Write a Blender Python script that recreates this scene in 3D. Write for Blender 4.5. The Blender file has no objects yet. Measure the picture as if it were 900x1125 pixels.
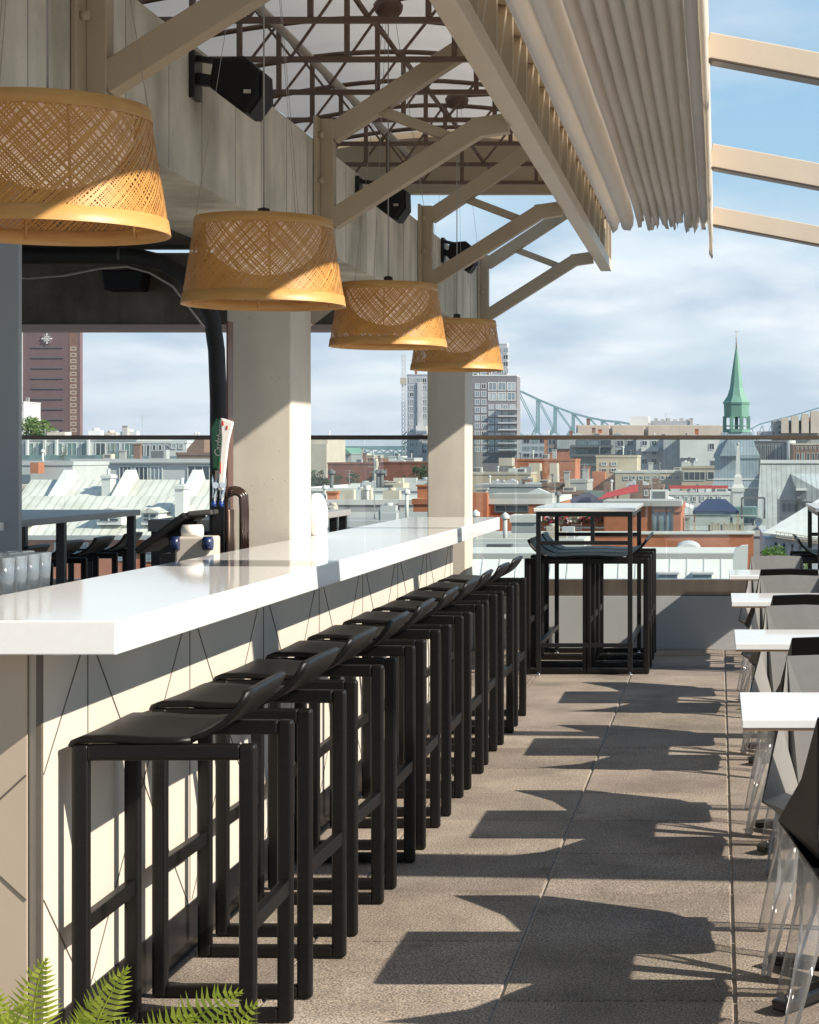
import bpy, bmesh, math, random
from mathutils import Vector, Matrix
R = math.radians
random.seed(7)
S = bpy.context.scene
COL = S.collection

# ------------------------------------------------------------------ camera
F = 2100.0; HX = 790.0; HY = 503.0; EYE = 1.392
cd = bpy.data.cameras.new('camera'); cam = bpy.data.objects.new('camera', cd); COL.objects.link(cam)
cam.location = (0, 0, EYE); cam.rotation_euler = (R(90), 0, 0)
cd.sensor_width = 36; cd.sensor_fit = 'AUTO'; cd.lens = 36 * F / 1125
cd.shift_x = -(HX - 450) / 1125; cd.shift_y = -(562.5 - HY) / 1125
cd.clip_start = .05; cd.clip_end = 20000
S.camera = cam
# ------------------------------------------------------------------ exposure
S.view_settings.view_transform = 'Standard'; S.view_settings.look = 'None'
S.view_settings.gamma = 1; S.view_settings.use_curve_mapping = False
S.view_settings.exposure = 0.85
# ------------------------------------------------------------------ sun
SD = Vector((1.0, -.35, .763)).normalized()
sl = bpy.data.lights.new('sun', 'SUN'); sl.energy = 4.8; sl.angle = R(.5); sl.color = (1, .91, .79)
so = bpy.data.objects.new('sun', sl); COL.objects.link(so)
so.rotation_euler = SD.to_track_quat('Z', 'Y').to_euler(); so.location = (20, -10, 30)
# ------------------------------------------------------------------ world
w = bpy.data.worlds.new('World'); S.world = w; w.use_nodes = True
nt = w.node_tree; N = nt.nodes; L = nt.links
N.clear()
out = N.new('ShaderNodeOutputWorld'); bg = N.new('ShaderNodeBackground'); bg.inputs[1].default_value = .09
sky = N.new('ShaderNodeTexSky'); sky.sky_type = 'NISHITA'; sky.sun_disc = False
sky.sun_elevation = math.asin(SD.z); sky.sun_rotation = math.atan2(SD.x, SD.y)
sky.air_density = 1.35; sky.dust_density = .5; sky.ozone_density = 2.2
tc = N.new('ShaderNodeTexCoord'); sp = N.new('ShaderNodeSeparateXYZ'); L.new(tc.outputs['Generated'], sp.inputs[0])
za = N.new('ShaderNodeMath'); za.operation = 'ADD'; za.inputs[1].default_value = .24; L.new(sp.outputs[2], za.inputs[0])
zm = N.new('ShaderNodeMath'); zm.operation = 'MAXIMUM'; zm.inputs[1].default_value = .03; L.new(za.outputs[0], zm.inputs[0])
dx = N.new('ShaderNodeMath'); dx.operation = 'DIVIDE'; L.new(sp.outputs[0], dx.inputs[0]); L.new(zm.outputs[0], dx.inputs[1])
dy = N.new('ShaderNodeMath'); dy.operation = 'DIVIDE'; L.new(sp.outputs[1], dy.inputs[0]); L.new(zm.outputs[0], dy.inputs[1])
cb = N.new('ShaderNodeCombineXYZ'); L.new(dx.outputs[0], cb.inputs[0]); L.new(dy.outputs[0], cb.inputs[1])
n1 = N.new('ShaderNodeTexNoise'); n1.inputs['Scale'].default_value = .9; n1.inputs['Detail'].default_value = 8; n1.inputs['Roughness'].default_value = .52
n1.inputs['Distortion'].default_value = .35
mp = N.new('ShaderNodeMapping'); mp.inputs['Location'].default_value = (5.5, .6, .4); mp.inputs['Rotation'].default_value = (0, 0, .5)
mp.inputs['Scale'].default_value = (.75, 1.15, 1)
L.new(cb.outputs[0], mp.inputs[0]); L.new(mp.outputs[0], n1.inputs['Vector'])
cr = N.new('ShaderNodeValToRGB'); cr.color_ramp.elements[0].position = .45; cr.color_ramp.elements[1].position = .60
L.new(n1.outputs['Fac'], cr.inputs[0])
# second layer: grey undersides of the cloud
n2 = N.new('ShaderNodeTexNoise'); n2.inputs['Scale'].default_value = 2.6; n2.inputs['Detail'].default_value = 6
mp2 = N.new('ShaderNodeMapping'); mp2.inputs['Location'].default_value = (8.1, 4.7, .4)
L.new(cb.outputs[0], mp2.inputs[0]); L.new(mp2.outputs[0], n2.inputs['Vector'])
cr2 = N.new('ShaderNodeValToRGB'); cr2.color_ramp.elements[0].position = .38; cr2.color_ramp.elements[1].position = .58
cr2.color_ramp.elements[0].color = (3.3, 4.1, 4.95, 1); cr2.color_ramp.elements[1].color = (6.6, 6.8, 6.9, 1)
L.new(n2.outputs['Fac'], cr2.inputs[0])
fm = N.new('ShaderNodeMath'); fm.operation = 'MULTIPLY'; fm.inputs[1].default_value = .9
hz_ = N.new('ShaderNodeMapRange'); hz_.inputs['From Min'].default_value = .0; hz_.inputs['From Max'].default_value = .14; hz_.inputs['To Min'].default_value = .7; hz_.inputs['To Max'].default_value = 0
L.new(sp.outputs[2], hz_.inputs[0]); mxx = N.new('ShaderNodeMath'); mxx.operation = 'MAXIMUM'; L.new(cr.outputs[0], mxx.inputs[0]); L.new(hz_.outputs[0], mxx.inputs[1]); L.new(mxx.outputs[0], fm.inputs[0])
mx = N.new('ShaderNodeMix'); mx.data_type = 'RGBA'
gr = N.new('ShaderNodeValToRGB'); L.new(sp.outputs[2], gr.inputs[0])
ce = gr.color_ramp.elements; ce[0].position = 0; ce[0].color = (3.5,4.4,5.3,1); ce[1].position = 1; ce[1].color = (1.1,2.1,3.9,1)
e_ = ce.new(.08); e_.color = (2.9,4.15,5.15,1); e_ = ce.new(.16); e_.color = (2.15,3.75,5.15,1); e_ = ce.new(.4); e_.color = (1.5,2.9,4.6,1)
hs = N.new('ShaderNodeMix'); hs.data_type = 'RGBA'; hs.inputs[0].default_value = .85; L.new(sky.outputs[0], hs.inputs[6]); L.new(gr.outputs[0], hs.inputs[7])
L.new(fm.outputs[0], mx.inputs[0]); L.new(hs.outputs[2], mx.inputs[6]); L.new(cr2.outputs[0], mx.inputs[7])
L.new(mx.outputs[2], bg.inputs[0]); L.new(bg.outputs[0], out.inputs[0])

# ------------------------------------------------------------------ helpers
def P(px, py, Y): return Vector(((px - HX) * Y / F, Y, EYE - (py - HY) * Y / F))
def PX(px, Y): return (px - HX) * Y / F
def PZ(py, Y): return EYE - (py - HY) * Y / F

def mat(name, col, rough=.6, var=.0, scale=5., bump=0., bscale=None, metal=0., spec=.5, col2=None, stretch=None, coat=0., trans=0., coords='Object', detail=5.):
    m = bpy.data.materials.new(name); m.use_nodes = True
    n = m.node_tree.nodes; l = m.node_tree.links; b = n['Principled BSDF']
    b.inputs['Base Color'].default_value = (*col, 1); b.inputs['Roughness'].default_value = rough
    b.inputs['Metallic'].default_value = metal; b.inputs['Specular IOR Level'].default_value = spec
    b.inputs['Coat Weight'].default_value = coat
    t = n.new('ShaderNodeTexCoord'); mpn = n.new('ShaderNodeMapping'); l.new(t.outputs[coords], mpn.inputs[0])
    if stretch: mpn.inputs['Scale'].default_value = stretch
    if var > 0 or col2:
        c2 = col2 or tuple(max(0, c * (1 - var)) for c in col)
        c1 = col if col2 else tuple(min(1, c * (1 + var)) for c in col)
        ns = n.new('ShaderNodeTexNoise'); ns.inputs['Scale'].default_value = scale; ns.inputs['Detail'].default_value = detail
        ns.inputs['Roughness'].default_value = .6
        l.new(mpn.outputs[0], ns.inputs['Vector'])
        r = n.new('ShaderNodeValToRGB'); r.color_ramp.elements[0].position = .3; r.color_ramp.elements[1].position = .7
        r.color_ramp.elements[0].color = (*c2, 1); r.color_ramp.elements[1].color = (*c1, 1)
        l.new(ns.outputs['Fac'], r.inputs[0]); l.new(r.outputs[0], b.inputs['Base Color'])
    if bump > 0:
        nb = n.new('ShaderNodeTexNoise'); nb.inputs['Scale'].default_value = bscale or scale * 6; nb.inputs['Detail'].default_value = 4
        l.new(mpn.outputs[0], nb.inputs['Vector'])
        bp = n.new('ShaderNodeBump'); bp.inputs['Strength'].default_value = bump; bp.inputs['Distance'].default_value = .01
        l.new(nb.outputs['Fac'], bp.inputs['Height']); l.new(bp.outputs[0], b.inputs['Normal'])
    return m

def glassmat(name, tint=(.9, .95, .93), gloss=.5, rough=.0, dens=.0):
    m = bpy.data.materials.new(name); m.use_nodes = True
    n = m.node_tree.nodes; l = m.node_tree.links; n.clear()
    o = n.new('ShaderNodeOutputMaterial'); tr = n.new('ShaderNodeBsdfTransparent'); gl = n.new('ShaderNodeBsdfGlossy')
    tr.inputs[0].default_value = (*tint, 1); gl.inputs['Roughness'].default_value = rough
    fr = n.new('ShaderNodeFresnel'); fr.inputs[0].default_value = 1.45
    mu = n.new('ShaderNodeMath'); mu.operation = 'MULTIPLY_ADD'; mu.inputs[1].default_value = gloss; mu.inputs[2].default_value = dens
    l.new(fr.outputs[0], mu.inputs[0])
    mxs = n.new('ShaderNodeMixShader'); l.new(mu.outputs[0], mxs.inputs[0]); l.new(tr.outputs[0], mxs.inputs[1]); l.new(gl.outputs[0], mxs.inputs[2])
    l.new(mxs.outputs[0], o.inputs[0])
    return m

def leafmat(name, c1, c2, scale=3, transl=.35):
    m = mat(name, c1, .55, col2=c2, scale=scale)
    n = m.node_tree.nodes; l = m.node_tree.links; b = n['Principled BSDF']
    t = n.new('ShaderNodeBsdfTranslucent'); o = n['Material Output']
    src = b.inputs['Base Color'].links[0].from_socket
    l.new(src, t.inputs[0])
    ms = n.new('ShaderNodeMixShader'); ms.inputs[0].default_value = transl
    l.new(b.outputs[0], ms.inputs[1]); l.new(t.outputs[0], ms.inputs[2]); l.new(ms.outputs[0], o.inputs[0])
    return m

ORG = {}
class MB:
    def __init__(s): s.v = []; s.f = []; s.m = []; s.sm = []
    def add(s, vs, fs, mi=0, smooth=False):
        o = len(s.v); s.v += [Vector(v) for v in vs]
        for f in fs: s.f.append([o + i for i in f]); s.m.append(mi); s.sm.append(smooth)
        return s
    def box(s, x0, x1, y0, y1, z0, z1, mi=0):
        if x0 > x1: x0, x1 = x1, x0
        if y0 > y1: y0, y1 = y1, y0
        if z0 > z1: z0, z1 = z1, z0
        v = [(x0,y0,z0),(x1,y0,z0),(x1,y1,z0),(x0,y1,z0),(x0,y0,z1),(x1,y0,z1),(x1,y1,z1),(x0,y1,z1)]
        return s.add(v, [(0,3,2,1),(4,5,6,7),(0,1,5,4),(1,2,6,5),(2,3,7,6),(3,0,4,7)], mi)
    def bar(s, p, q, w, h, mi=0, up=(0,0,1)):
        p = Vector(p); q = Vector(q); d = (q - p).normalized(); u = Vector(up)
        if abs(d.dot(u)) > .98: u = Vector((0,1,0))
        a = d.cross(u).normalized(); b = a.cross(d).normalized()
        v = []
        for c in (p, q):
            for sa, sb in ((-1,-1),(1,-1),(1,1),(-1,1)): v.append(c + a*sa*w/2 + b*sb*h/2)
        return s.add(v, [(0,1,2,3),(7,6,5,4),(0,4,5,1),(1,5,6,2),(2,6,7,3),(3,7,4,0)], mi)
    def tube(s, pts, r, n=8, mi=0, cap=True):
        pts = [Vector(p) for p in pts]; k = len(pts)
        rs = r if isinstance(r, (list, tuple)) else [r]*k
        v = []; pa = None
        for i, p in enumerate(pts):
            d = (pts[min(i+1,k-1)] - pts[max(i-1,0)]).normalized()
            if pa is None:
                u = Vector((0,0,1)) if abs(d.z) < .9 else Vector((1,0,0)); a = d.cross(u).normalized()
            else: a = (pa - d*pa.dot(d)).normalized()
            pa = a; b = d.cross(a)
            for j in range(n):
                t = 2*math.pi*j/n; v.append(p + (a*math.cos(t) + b*math.sin(t))*rs[i])
        f = [(i*n+j, i*n+(j+1)%n, (i+1)*n+(j+1)%n, (i+1)*n+j) for i in range(k-1) for j in range(n)]
        s.add(v, f, mi, True)
        if cap:
            o = len(s.v) - len(v)
            s.f.append([o+j for j in range(n)][::-1]); s.m.append(mi); s.sm.append(False)
            s.f.append([o+(k-1)*n+j for j in range(n)]); s.m.append(mi); s.sm.append(False)
        return s
    def lathe(s, prof, c=(0,0,0), n=24, mi=0, smooth=True):
        c = Vector(c); v = []
        for r, z in prof:
            for j in range(n):
                t = 2*math.pi*j/n; v.append(c + Vector((r*math.cos(t), r*math.sin(t), z)))
        f = [(i*n+j, i*n+(j+1)%n, (i+1)*n+(j+1)%n, (i+1)*n+j) for i in range(len(prof)-1) for j in range(n)]
        return s.add(v, f, mi, smooth)
    def prism(s, poly, y0, y1, mi=0, ax='y'):
        """poly in (x,z) extruded along y; ax='x': poly (y,z) along x; ax='z': poly (x,y) along z"""
        n = len(poly)
        def pt(a, b, t): return {'y': (a, t, b), 'x': (t, a, b), 'z': (a, b, t)}[ax]
        v = [pt(a, b, y0) for a, b in poly] + [pt(a, b, y1) for a, b in poly]
        f = [tuple(range(n)), tuple(range(2*n-1, n-1, -1))] + [(i, n+i, n+(i+1)%n, (i+1)%n) for i in range(n)]
        return s.add(v, f, mi)
    def build(s, name, mats, parent=None, bevel=0, origin=None, fix=True, solid=0, seg=2):
        if not isinstance(mats, (list, tuple)): mats = [mats]
        o0 = Vector((0,0,0))
        if parent is not None: o0 = Vector(ORG.get(parent.name, (0,0,0)))
        elif origin is not None: o0 = Vector(origin)
        else:
            xs = [v.x for v in s.v]; ys = [v.y for v in s.v]; zs = [v.z for v in s.v]
            o0 = Vector(((min(xs)+max(xs))/2, (min(ys)+max(ys))/2, min(zs)))
        me = bpy.data.meshes.new(name); me.from_pydata([tuple(v - o0) for v in s.v], [], s.f)
        for m in mats: me.materials.append(m)
        for p, mi, sm in zip(me.polygons, s.m, s.sm): p.material_index = mi; p.use_smooth = sm
        if fix:
            bm = bmesh.new(); bm.from_mesh(me); bmesh.ops.recalc_face_normals(bm, faces=bm.faces); bm.to_mesh(me); bm.free()
        me.update()
        o = bpy.data.objects.new(name, me); COL.objects.link(o)
        if parent is not None: o.parent = parent; ORG[o.name] = o0
        else: o.location = o0; ORG[o.name] = o0
        if solid:
            md = o.modifiers.new('solid', 'SOLIDIFY'); md.thickness = solid; md.offset = 0
        if bevel:
            md = o.modifiers.new('bevel', 'BEVEL'); md.width = bevel; md.segments = seg; md.limit_method = 'ANGLE'; md.angle_limit = R(40)
            md.harden_normals = False
        return o

def tag(o, label=None, cat=None, group=None, kind=None):
    if label: o['label'] = label
    if cat: o['category'] = cat
    if group: o['group'] = group
    if kind: o['kind'] = kind
    return o
def empty(name, loc, label=None, cat=None, group=None):
    o = bpy.data.objects.new(name, None); COL.objects.link(o); o.location = loc; o.empty_display_size = .1
    ORG[o.name] = Vector(loc); tag(o, label, cat, group); return o
def copy_tree(o, parent=None):
    c = o.copy(); COL.objects.link(c); c.parent = parent
    for ch in list(o.children): copy_tree(ch, c)
    return c
def place(o, loc, rz=0, label=None):
    o.location = loc; o.rotation_euler = (0, 0, rz)
    if label: o['label'] = label
    return o
def struct(o): o['kind'] = 'structure'; return o

# ------------------------------------------------------------------ materials
M = {}
M['quartz'] = mat('white_quartz', (.80,.80,.78), .07, var=.02, scale=60, spec=.5)
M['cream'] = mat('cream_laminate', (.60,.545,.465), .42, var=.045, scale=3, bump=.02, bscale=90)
M['seam'] = mat('dark_seam', (.12,.10,.08), .6, var=.2)
M['kick'] = mat('black_kickplate', (.012,.011,.012), .35, var=.2)
M['blackwood'] = mat('black_stained_wood', (.0055,.0042,.0038), .42, spec=.32, col2=(.003,.0025,.0023), scale=14, stretch=(1,6,6), bump=.10, bscale=60)
M['blackmetal'] = mat('black_painted_metal', (.005,.005,.0055), .38, var=.2, scale=20)
M['steel'] = mat('taupe_painted_steel', (.36,.285,.19), .45, var=.07, scale=3, bump=.03, bscale=60)
M['steel_pale'] = mat('pale_taupe_painted_steel', (.56,.47,.36), .4, var=.05, scale=3, bump=.02, bscale=60)
M['joist'] = mat('brown_joist_paint', (.11,.065,.042), .5, var=.15, scale=6)
M['deckwhite'] = mat('white_roof_deck', (.80,.78,.76), .6, var=.04, scale=2, stretch=(1,.2,1))
M['fabric'] = None
M['rail'] = mat('bronze_rail', (.10,.075,.055), .35, var=.1, scale=4, metal=.3)
M['galv'] = mat('galvanised', (.35,.33,.30), .35, var=.1, scale=10, metal=.8)
M['chrome'] = mat('chrome', (.75,.75,.76), .12, metal=1., var=.04)
M['wall_grey'] = mat('grey_wall_paint', (.36,.37,.37), .6, var=.05, scale=2, bump=.03)
M['whitepaint'] = mat('white_paint', (.78,.76,.72), .5, var=.04, scale=4)
M['blacksp'] = mat('speaker_black', (.006,.006,.006), .6, spec=.25, var=.2, scale=90, bump=.1, bscale=300)
M['hose'] = mat('black_insulated_hose', (.008,.008,.008), .6, var=.2, scale=20, bump=.3, bscale=60)
M['bamboo'] = mat('woven_bamboo', (.56,.28,.065), .5, col2=(.44,.20,.04), scale=9, stretch=(1,1,3))
M['bamboo_band'] = mat('bamboo_band', (.56,.31,.10), .45, col2=(.46,.23,.06), scale=12, stretch=(1,1,9))
M['glass'] = glassmat('balustrade_glass', (.91,.945,.93), .45, dens=.03)
M['tumbler'] = glassmat('tumbler_glass', (.90,.94,.96), 1.0, rough=.03, dens=.08)
_n = M['tumbler'].node_tree; _o = _n.nodes['Material Output'] if 'Material Output' in _n.nodes else [x for x in _n.nodes if x.type == 'OUTPUT_MATERIAL'][0]
_src = _o.inputs[0].links[0].from_socket; _d = _n.nodes.new('ShaderNodeBsdfTranslucent'); _d.inputs[0].default_value = (.80,.88,.94,1); _m = _n.nodes.new('ShaderNodeMixShader'); _m.inputs[0].default_value = .22
_n.links.new(_src, _m.inputs[1]); _n.links.new(_d.outputs[0], _m.inputs[2]); _n.links.new(_m.outputs[0], _o.inputs[0])
M['acrylic'] = glassmat('clear_acrylic', (.975,.97,.965), .9, .06, dens=.03)

_n = M['acrylic'].node_tree; _o = [x for x in _n.nodes if x.type == 'OUTPUT_MATERIAL'][0]; _src = _o.inputs[0].links[0].from_socket; _d = _n.nodes.new('ShaderNodeBsdfTranslucent'); _d.inputs[0].default_value = (.85,.84,.82,1); _d2 = _n.nodes.new('ShaderNodeBsdfDiffuse'); _d2.inputs[0].default_value = (.8,.79,.77,1); _a = _n.nodes.new('ShaderNodeMixShader'); _a.inputs[0].default_value = .5; _n.links.new(_d.outputs[0], _a.inputs[1]); _n.links.new(_d2.outputs[0], _a.inputs[2]); _m = _n.nodes.new('ShaderNodeMixShader'); _m.inputs[0].default_value = .13
_n.links.new(_src, _m.inputs[1]); _n.links.new(_a.outputs[0], _m.inputs[2]); _n.links.new(_m.outputs[0], _o.inputs[0])

def concrete(name, c1, c2, rough=.85, stain=.6, bd=.006):
    m = bpy.data.materials.new(name); m.use_nodes = True
    n = m.node_tree.nodes; l = m.node_tree.links; b = n['Principled BSDF']; b.inputs['Roughness'].default_value = rough
    b.inputs['Specular IOR Level'].default_value = .25
    g = n.new('ShaderNodeNewGeometry')
    a = n.new('ShaderNodeTexNoise'); a.inputs['Scale'].default_value = 2.2; a.inputs['Detail'].default_value = 9; a.inputs['Roughness'].default_value = .66
    l.new(g.outputs['Position'], a.inputs['Vector'])
    r = n.new('ShaderNodeValToRGB'); r.color_ramp.elements[0].position = .34; r.color_ramp.elements[1].position = .66
    r.color_ramp.elements[0].color = (*c2, 1); r.color_ramp.elements[1].color = (*c1, 1); l.new(a.outputs['Fac'], r.inputs[0])
    # vertical stains and board marks
    mp = n.new('ShaderNodeMapping'); mp.inputs['Scale'].default_value = (3.2, 3.2, .55); l.new(g.outputs['Position'], mp.inputs[0])
    st = n.new('ShaderNodeTexNoise'); st.inputs['Scale'].default_value = 1.3; st.inputs['Detail'].default_value = 6; l.new(mp.outputs[0], st.inputs['Vector'])
    r2 = n.new('ShaderNodeValToRGB'); r2.color_ramp.elements[0].position = .36; r2.color_ramp.elements[1].position = .56
    r2.color_ramp.elements[0].color = (.50,.48,.44,1); r2.color_ramp.elements[1].color = (1,1,1,1); l.new(st.outputs['Fac'], r2.inputs[0])
    m1 = n.new('ShaderNodeMix'); m1.data_type = 'RGBA'; m1.blend_type = 'MULTIPLY'; m1.inputs[0].default_value = stain
    l.new(r.outputs[0], m1.inputs[6]); l.new(r2.outputs[0], m1.inputs[7])
    # pores
    vo = n.new('ShaderNodeTexVoronoi'); vo.inputs['Scale'].default_value = 26; l.new(g.outputs['Position'], vo.inputs['Vector'])
    r3 = n.new('ShaderNodeValToRGB'); r3.color_ramp.elements[0].position = .03; r3.color_ramp.elements[1].position = .09
    r3.color_ramp.elements[0].color = (.35,.33,.30,1); r3.color_ramp.elements[1].color = (1,1,1,1); l.new(vo.outputs['Distance'], r3.inputs[0])
    m2 = n.new('ShaderNodeMix'); m2.data_type = 'RGBA'; m2.blend_type = 'MULTIPLY'; m2.inputs[0].default_value = .8
    l.new(m1.outputs[2], m2.inputs[6]); l.new(r3.outputs[0], m2.inputs[7])
    l.new(m2.outputs[2], b.inputs['Base Color'])
    bn = n.new('ShaderNodeTexNoise'); bn.inputs['Scale'].default_value = 45; bn.inputs['Detail'].default_value = 6; l.new(g.outputs['Position'], bn.inputs['Vector'])
    bp = n.new('ShaderNodeBump'); bp.inputs['Strength'].default_value = .25; bp.inputs['Distance'].default_value = bd; l.new(bn.outputs['Fac'], bp.inputs['Height'])
    l.new(bp.outputs[0], b.inputs['Normal'])
    return m
M['concrete'] = concrete('board_marked_concrete', (.63,.59,.49), (.42,.40,.335))
M['concrete_col'] = concrete('cast_concrete', (.60,.555,.475), (.51,.47,.40), stain=.18, bd=.0015)
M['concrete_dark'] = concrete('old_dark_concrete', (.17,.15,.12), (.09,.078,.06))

def paver_mat():
    m = bpy.data.materials.new('granular_paver'); m.use_nodes = True
    n = m.node_tree.nodes; l = m.node_tree.links; b = n['Principled BSDF']; b.inputs['Roughness'].default_value = .8
    b.inputs['Specular IOR Level'].default_value = .3
    g = n.new('ShaderNodeNewGeometry'); at = n.new('ShaderNodeAttribute'); at.attribute_name = 'tone'
    a = n.new('ShaderNodeTexNoise'); a.inputs['Scale'].default_value = 2.4; a.inputs['Detail'].default_value = 10; a.inputs['Roughness'].default_value = .65
    l.new(g.outputs['Position'], a.inputs['Vector'])
    r = n.new('ShaderNodeValToRGB'); r.color_ramp.elements[0].position = .3; r.color_ramp.elements[1].position = .7
    r.color_ramp.elements[0].color = (.15,.125,.102,1); r.color_ramp.elements[1].color = (.30,.257,.212,1); l.new(a.outputs['Fac'], r.inputs[0])
    s = n.new('ShaderNodeTexNoise'); s.inputs['Scale'].default_value = 175; s.inputs['Detail'].default_value = 2; l.new(g.outputs['Position'], s.inputs['Vector'])
    r2 = n.new('ShaderNodeValToRGB'); r2.color_ramp.elements[0].position = .38; r2.color_ramp.elements[1].position = .62
    r2.color_ramp.elements[0].color = (.46,.45,.45,1); r2.color_ramp.elements[1].color = (1.55,1.52,1.47,1); l.new(s.outputs['Fac'], r2.inputs[0])
    m1 = n.new('ShaderNodeMix'); m1.data_type = 'RGBA'; m1.blend_type = 'MULTIPLY'; m1.inputs[0].default_value = 1
    l.new(r.outputs[0], m1.inputs[6]); l.new(r2.outputs[0], m1.inputs[7])
    m2 = n.new('ShaderNodeMix'); m2.data_type = 'RGBA'; m2.blend_type = 'MULTIPLY'; m2.inputs[0].default_value = 1
    l.new(m1.outputs[2], m2.inputs[6]); l.new(at.outputs['Color'], m2.inputs[7])
    # drip stains
    vs = n.new('ShaderNodeTexVoronoi'); vs.inputs['Scale'].default_value = 2.3; l.new(g.outputs['Position'], vs.inputs['Vector'])
    r3 = n.new('ShaderNodeValToRGB'); r3.color_ramp.elements[0].position = .03; r3.color_ramp.elements[1].position = .10
    r3.color_ramp.elements[0].color = (.5,.48,.46,1); r3.color_ramp.elements[1].color = (1,1,1,1); l.new(vs.outputs['Distance'], r3.inputs[0])
    m3 = n.new('ShaderNodeMix'); m3.data_type = 'RGBA'; m3.blend_type = 'MULTIPLY'; m3.inputs[0].default_value = .6
    l.new(m2.outputs[2], m3.inputs[6]); l.new(r3.outputs[0], m3.inputs[7]); l.new(m3.outputs[2], b.inputs['Base Color'])
    bp = n.new('ShaderNodeBump'); bp.inputs['Strength'].default_value = .35; bp.inputs['Distance'].default_value = .003
    l.new(s.outputs['Fac'], bp.inputs['Height']); l.new(bp.outputs[0], b.inputs['Normal'])
    return m
M['paver'] = paver_mat()

def fabric_mat():
    m = mat('cream_awning_fabric', (.88,.85,.80), .8, var=.06, scale=3, bump=.1, bscale=40)
    n = m.node_tree.nodes; l = m.node_tree.links; b = n['Principled BSDF']; o = n['Material Output']
    t = n.new('ShaderNodeBsdfTranslucent'); t.inputs[0].default_value = (.90,.86,.80,1)
    ms = n.new('ShaderNodeMixShader'); ms.inputs[0].default_value = .72
    l.new(b.outputs[0], ms.inputs[1]); l.new(t.outputs[0], ms.inputs[2]); l.new(ms.outputs[0], o.inputs[0])
    return m
M['fabric'] = fabric_mat()

# ================================================================== TERRACE STRUCTURE
PY = 13.92      # inner face of parapet
# floor: pavers as real slabs above a sandy bed
fl = MB(); tones = []
xs0 = .04; k0 = -12
for i in range(-12, 12):
    xa = xs0 + i*.605; xb = xa + .605
    for j in range(-12, 15):
        ya = 4.9 + j*.61; yb = min(ya + .61, PY)
        if ya >= PY - .02: continue
        g = .005; h = random.uniform(-.0012, .0012)
        fl.box(xa + g, xb - g, ya + .003, yb - .003, -.03, h)
        t = random.uniform(.82, 1.12); tones += [(t, t*random.uniform(.985, 1.01), t*random.uniform(.97, 1.02))]*6
floor = fl.build('terrace_floor', M['paver'], fix=False); struct(floor)
ca = floor.data.attributes.new('tone', 'FLOAT_COLOR', 'CORNER')
for p, t in zip(floor.data.polygons, tones):
    for li in p.loop_indices: ca.data[li].color = (*t, 1)
md = floor.modifiers.new('bevel', 'BEVEL'); md.width = .0025; md.segments = 1
bed = MB().box(-7.3, 7.4, -2.6, PY, -.5, -.008); struct(bed.build('floor_bed', mat('sand_joint', (.36,.31,.25), .9, var=.25, scale=30)))
# host building under the terrace
struct(MB().box(-9, 9, -6, PY + .25, -21, -.51).build('terrace_podium', M['concrete']))
# ------------------------------------------------------------------ parapet and balustrade
pr = empty('parapet_wall', (0, PY + .12, 0), 'low pale grey parapet wall at the far edge of the terrace', 'wall')
MB().box(-7.3, 7.4, PY, PY + .22, -.02, .384).build('wall_body', M['wall_grey'], pr)
br = empty('glass_balustrade', (0, PY + .1, .384), 'frameless glass balustrade with bronze top rail on the low parapet', 'railing')
MB().box(-7.3, 7.4, PY + .03, PY + .12, .386, .505).build('base_channel', mat('brown_anodised_channel', (.20,.165,.135), .22, var=.25, scale=2, metal=.6, stretch=(3,1,.3)), br, bevel=.004)
MB().box(-7.3, 7.4, PY + .04, PY + .11, 1.525, 1.557).build('top_rail', M['rail'], br, bevel=.004)
pw = 166.5*PY/F; x = PX(66 - 166.5*3, PY)
while x < 7.2:
    MB().box(x + .004, x + pw - .004, PY + .069, PY + .081, .506, 1.5245).build('glass_panel', M['glass'], br)
    x += pw

# ------------------------------------------------------------------ bar
CX0, CX1, CZ, CT = -1.785, -1.262, 1.051, .072
BX = -1.49; BY0, BY1 = 4.2, 10.7; CY0, CY1 = 4.0, 11.0
bar = empty('bar_counter', (-1.6, 7.5, 0), 'long cream panelled bar with a thick glossy white quartz top', 'bar counter')
MB().box(CX0, CX1, CY0, 9.418, CZ - CT, CZ).build('countertop', M['quartz'], bar, bevel=.003)
MB().box(CX0, CX1, 9.421, CY1, CZ - CT, CZ).build('countertop', M['quartz'], bar, bevel=.003)
fr = MB().box(BX - .03, BX, BY0 + .012, BY1, .14, CZ - CT - .002)
def seamline(mb, a, b, w=.004, face='x'):
    (ya, za), (yb, zb) = a, b
    if face == 'x':
        mb.bar((BX + .0005, ya, za), (BX + .0005, yb, zb), w, .003, 1, up=(1,0,0))
    else:
        mb.bar((ya, BY0 - .0005, za), (yb, BY0 - .0005, zb), w, .003, 1, up=(0,1,0))
zt, zb_ = CZ - CT - .004, .145
k = 0
yy = 4.51 - .87
while yy < BY1 + .5:
    if BY0 + .02 < yy < BY1: seamline(fr, (yy, zb_), (yy, zt), .0022)
    for sgn in (-1, 1):
        a = (yy, .985); b = (yy + sgn*.85, .145)
        # clip to the panel
        def clip(p, q):
            (y0, z0), (y1, z1) = p, q
            for lim, keep in ((BY0 + .015, 1), (BY1 - .005, -1)):
                if (y0 - lim)*keep < 0 and (y1 - lim)*keep < 0: return None
                if (y0 - lim)*keep < 0: t = (lim - y0)/(y1 - y0); z0 = z0 + t*(z1 - z0); y0 = lim
                if (y1 - lim)*keep < 0: t = (lim - y0)/(y1 - y0); z1 = z0 + t*(z1 - z0); y1 = lim
            return (y0, z0), (y1, z1)
        a2 = (yy + sgn*.012, .973)
        c = clip(a2, b)
        if c: seamline(fr, c[0], c[1], .0028)
    yy += .87
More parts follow.
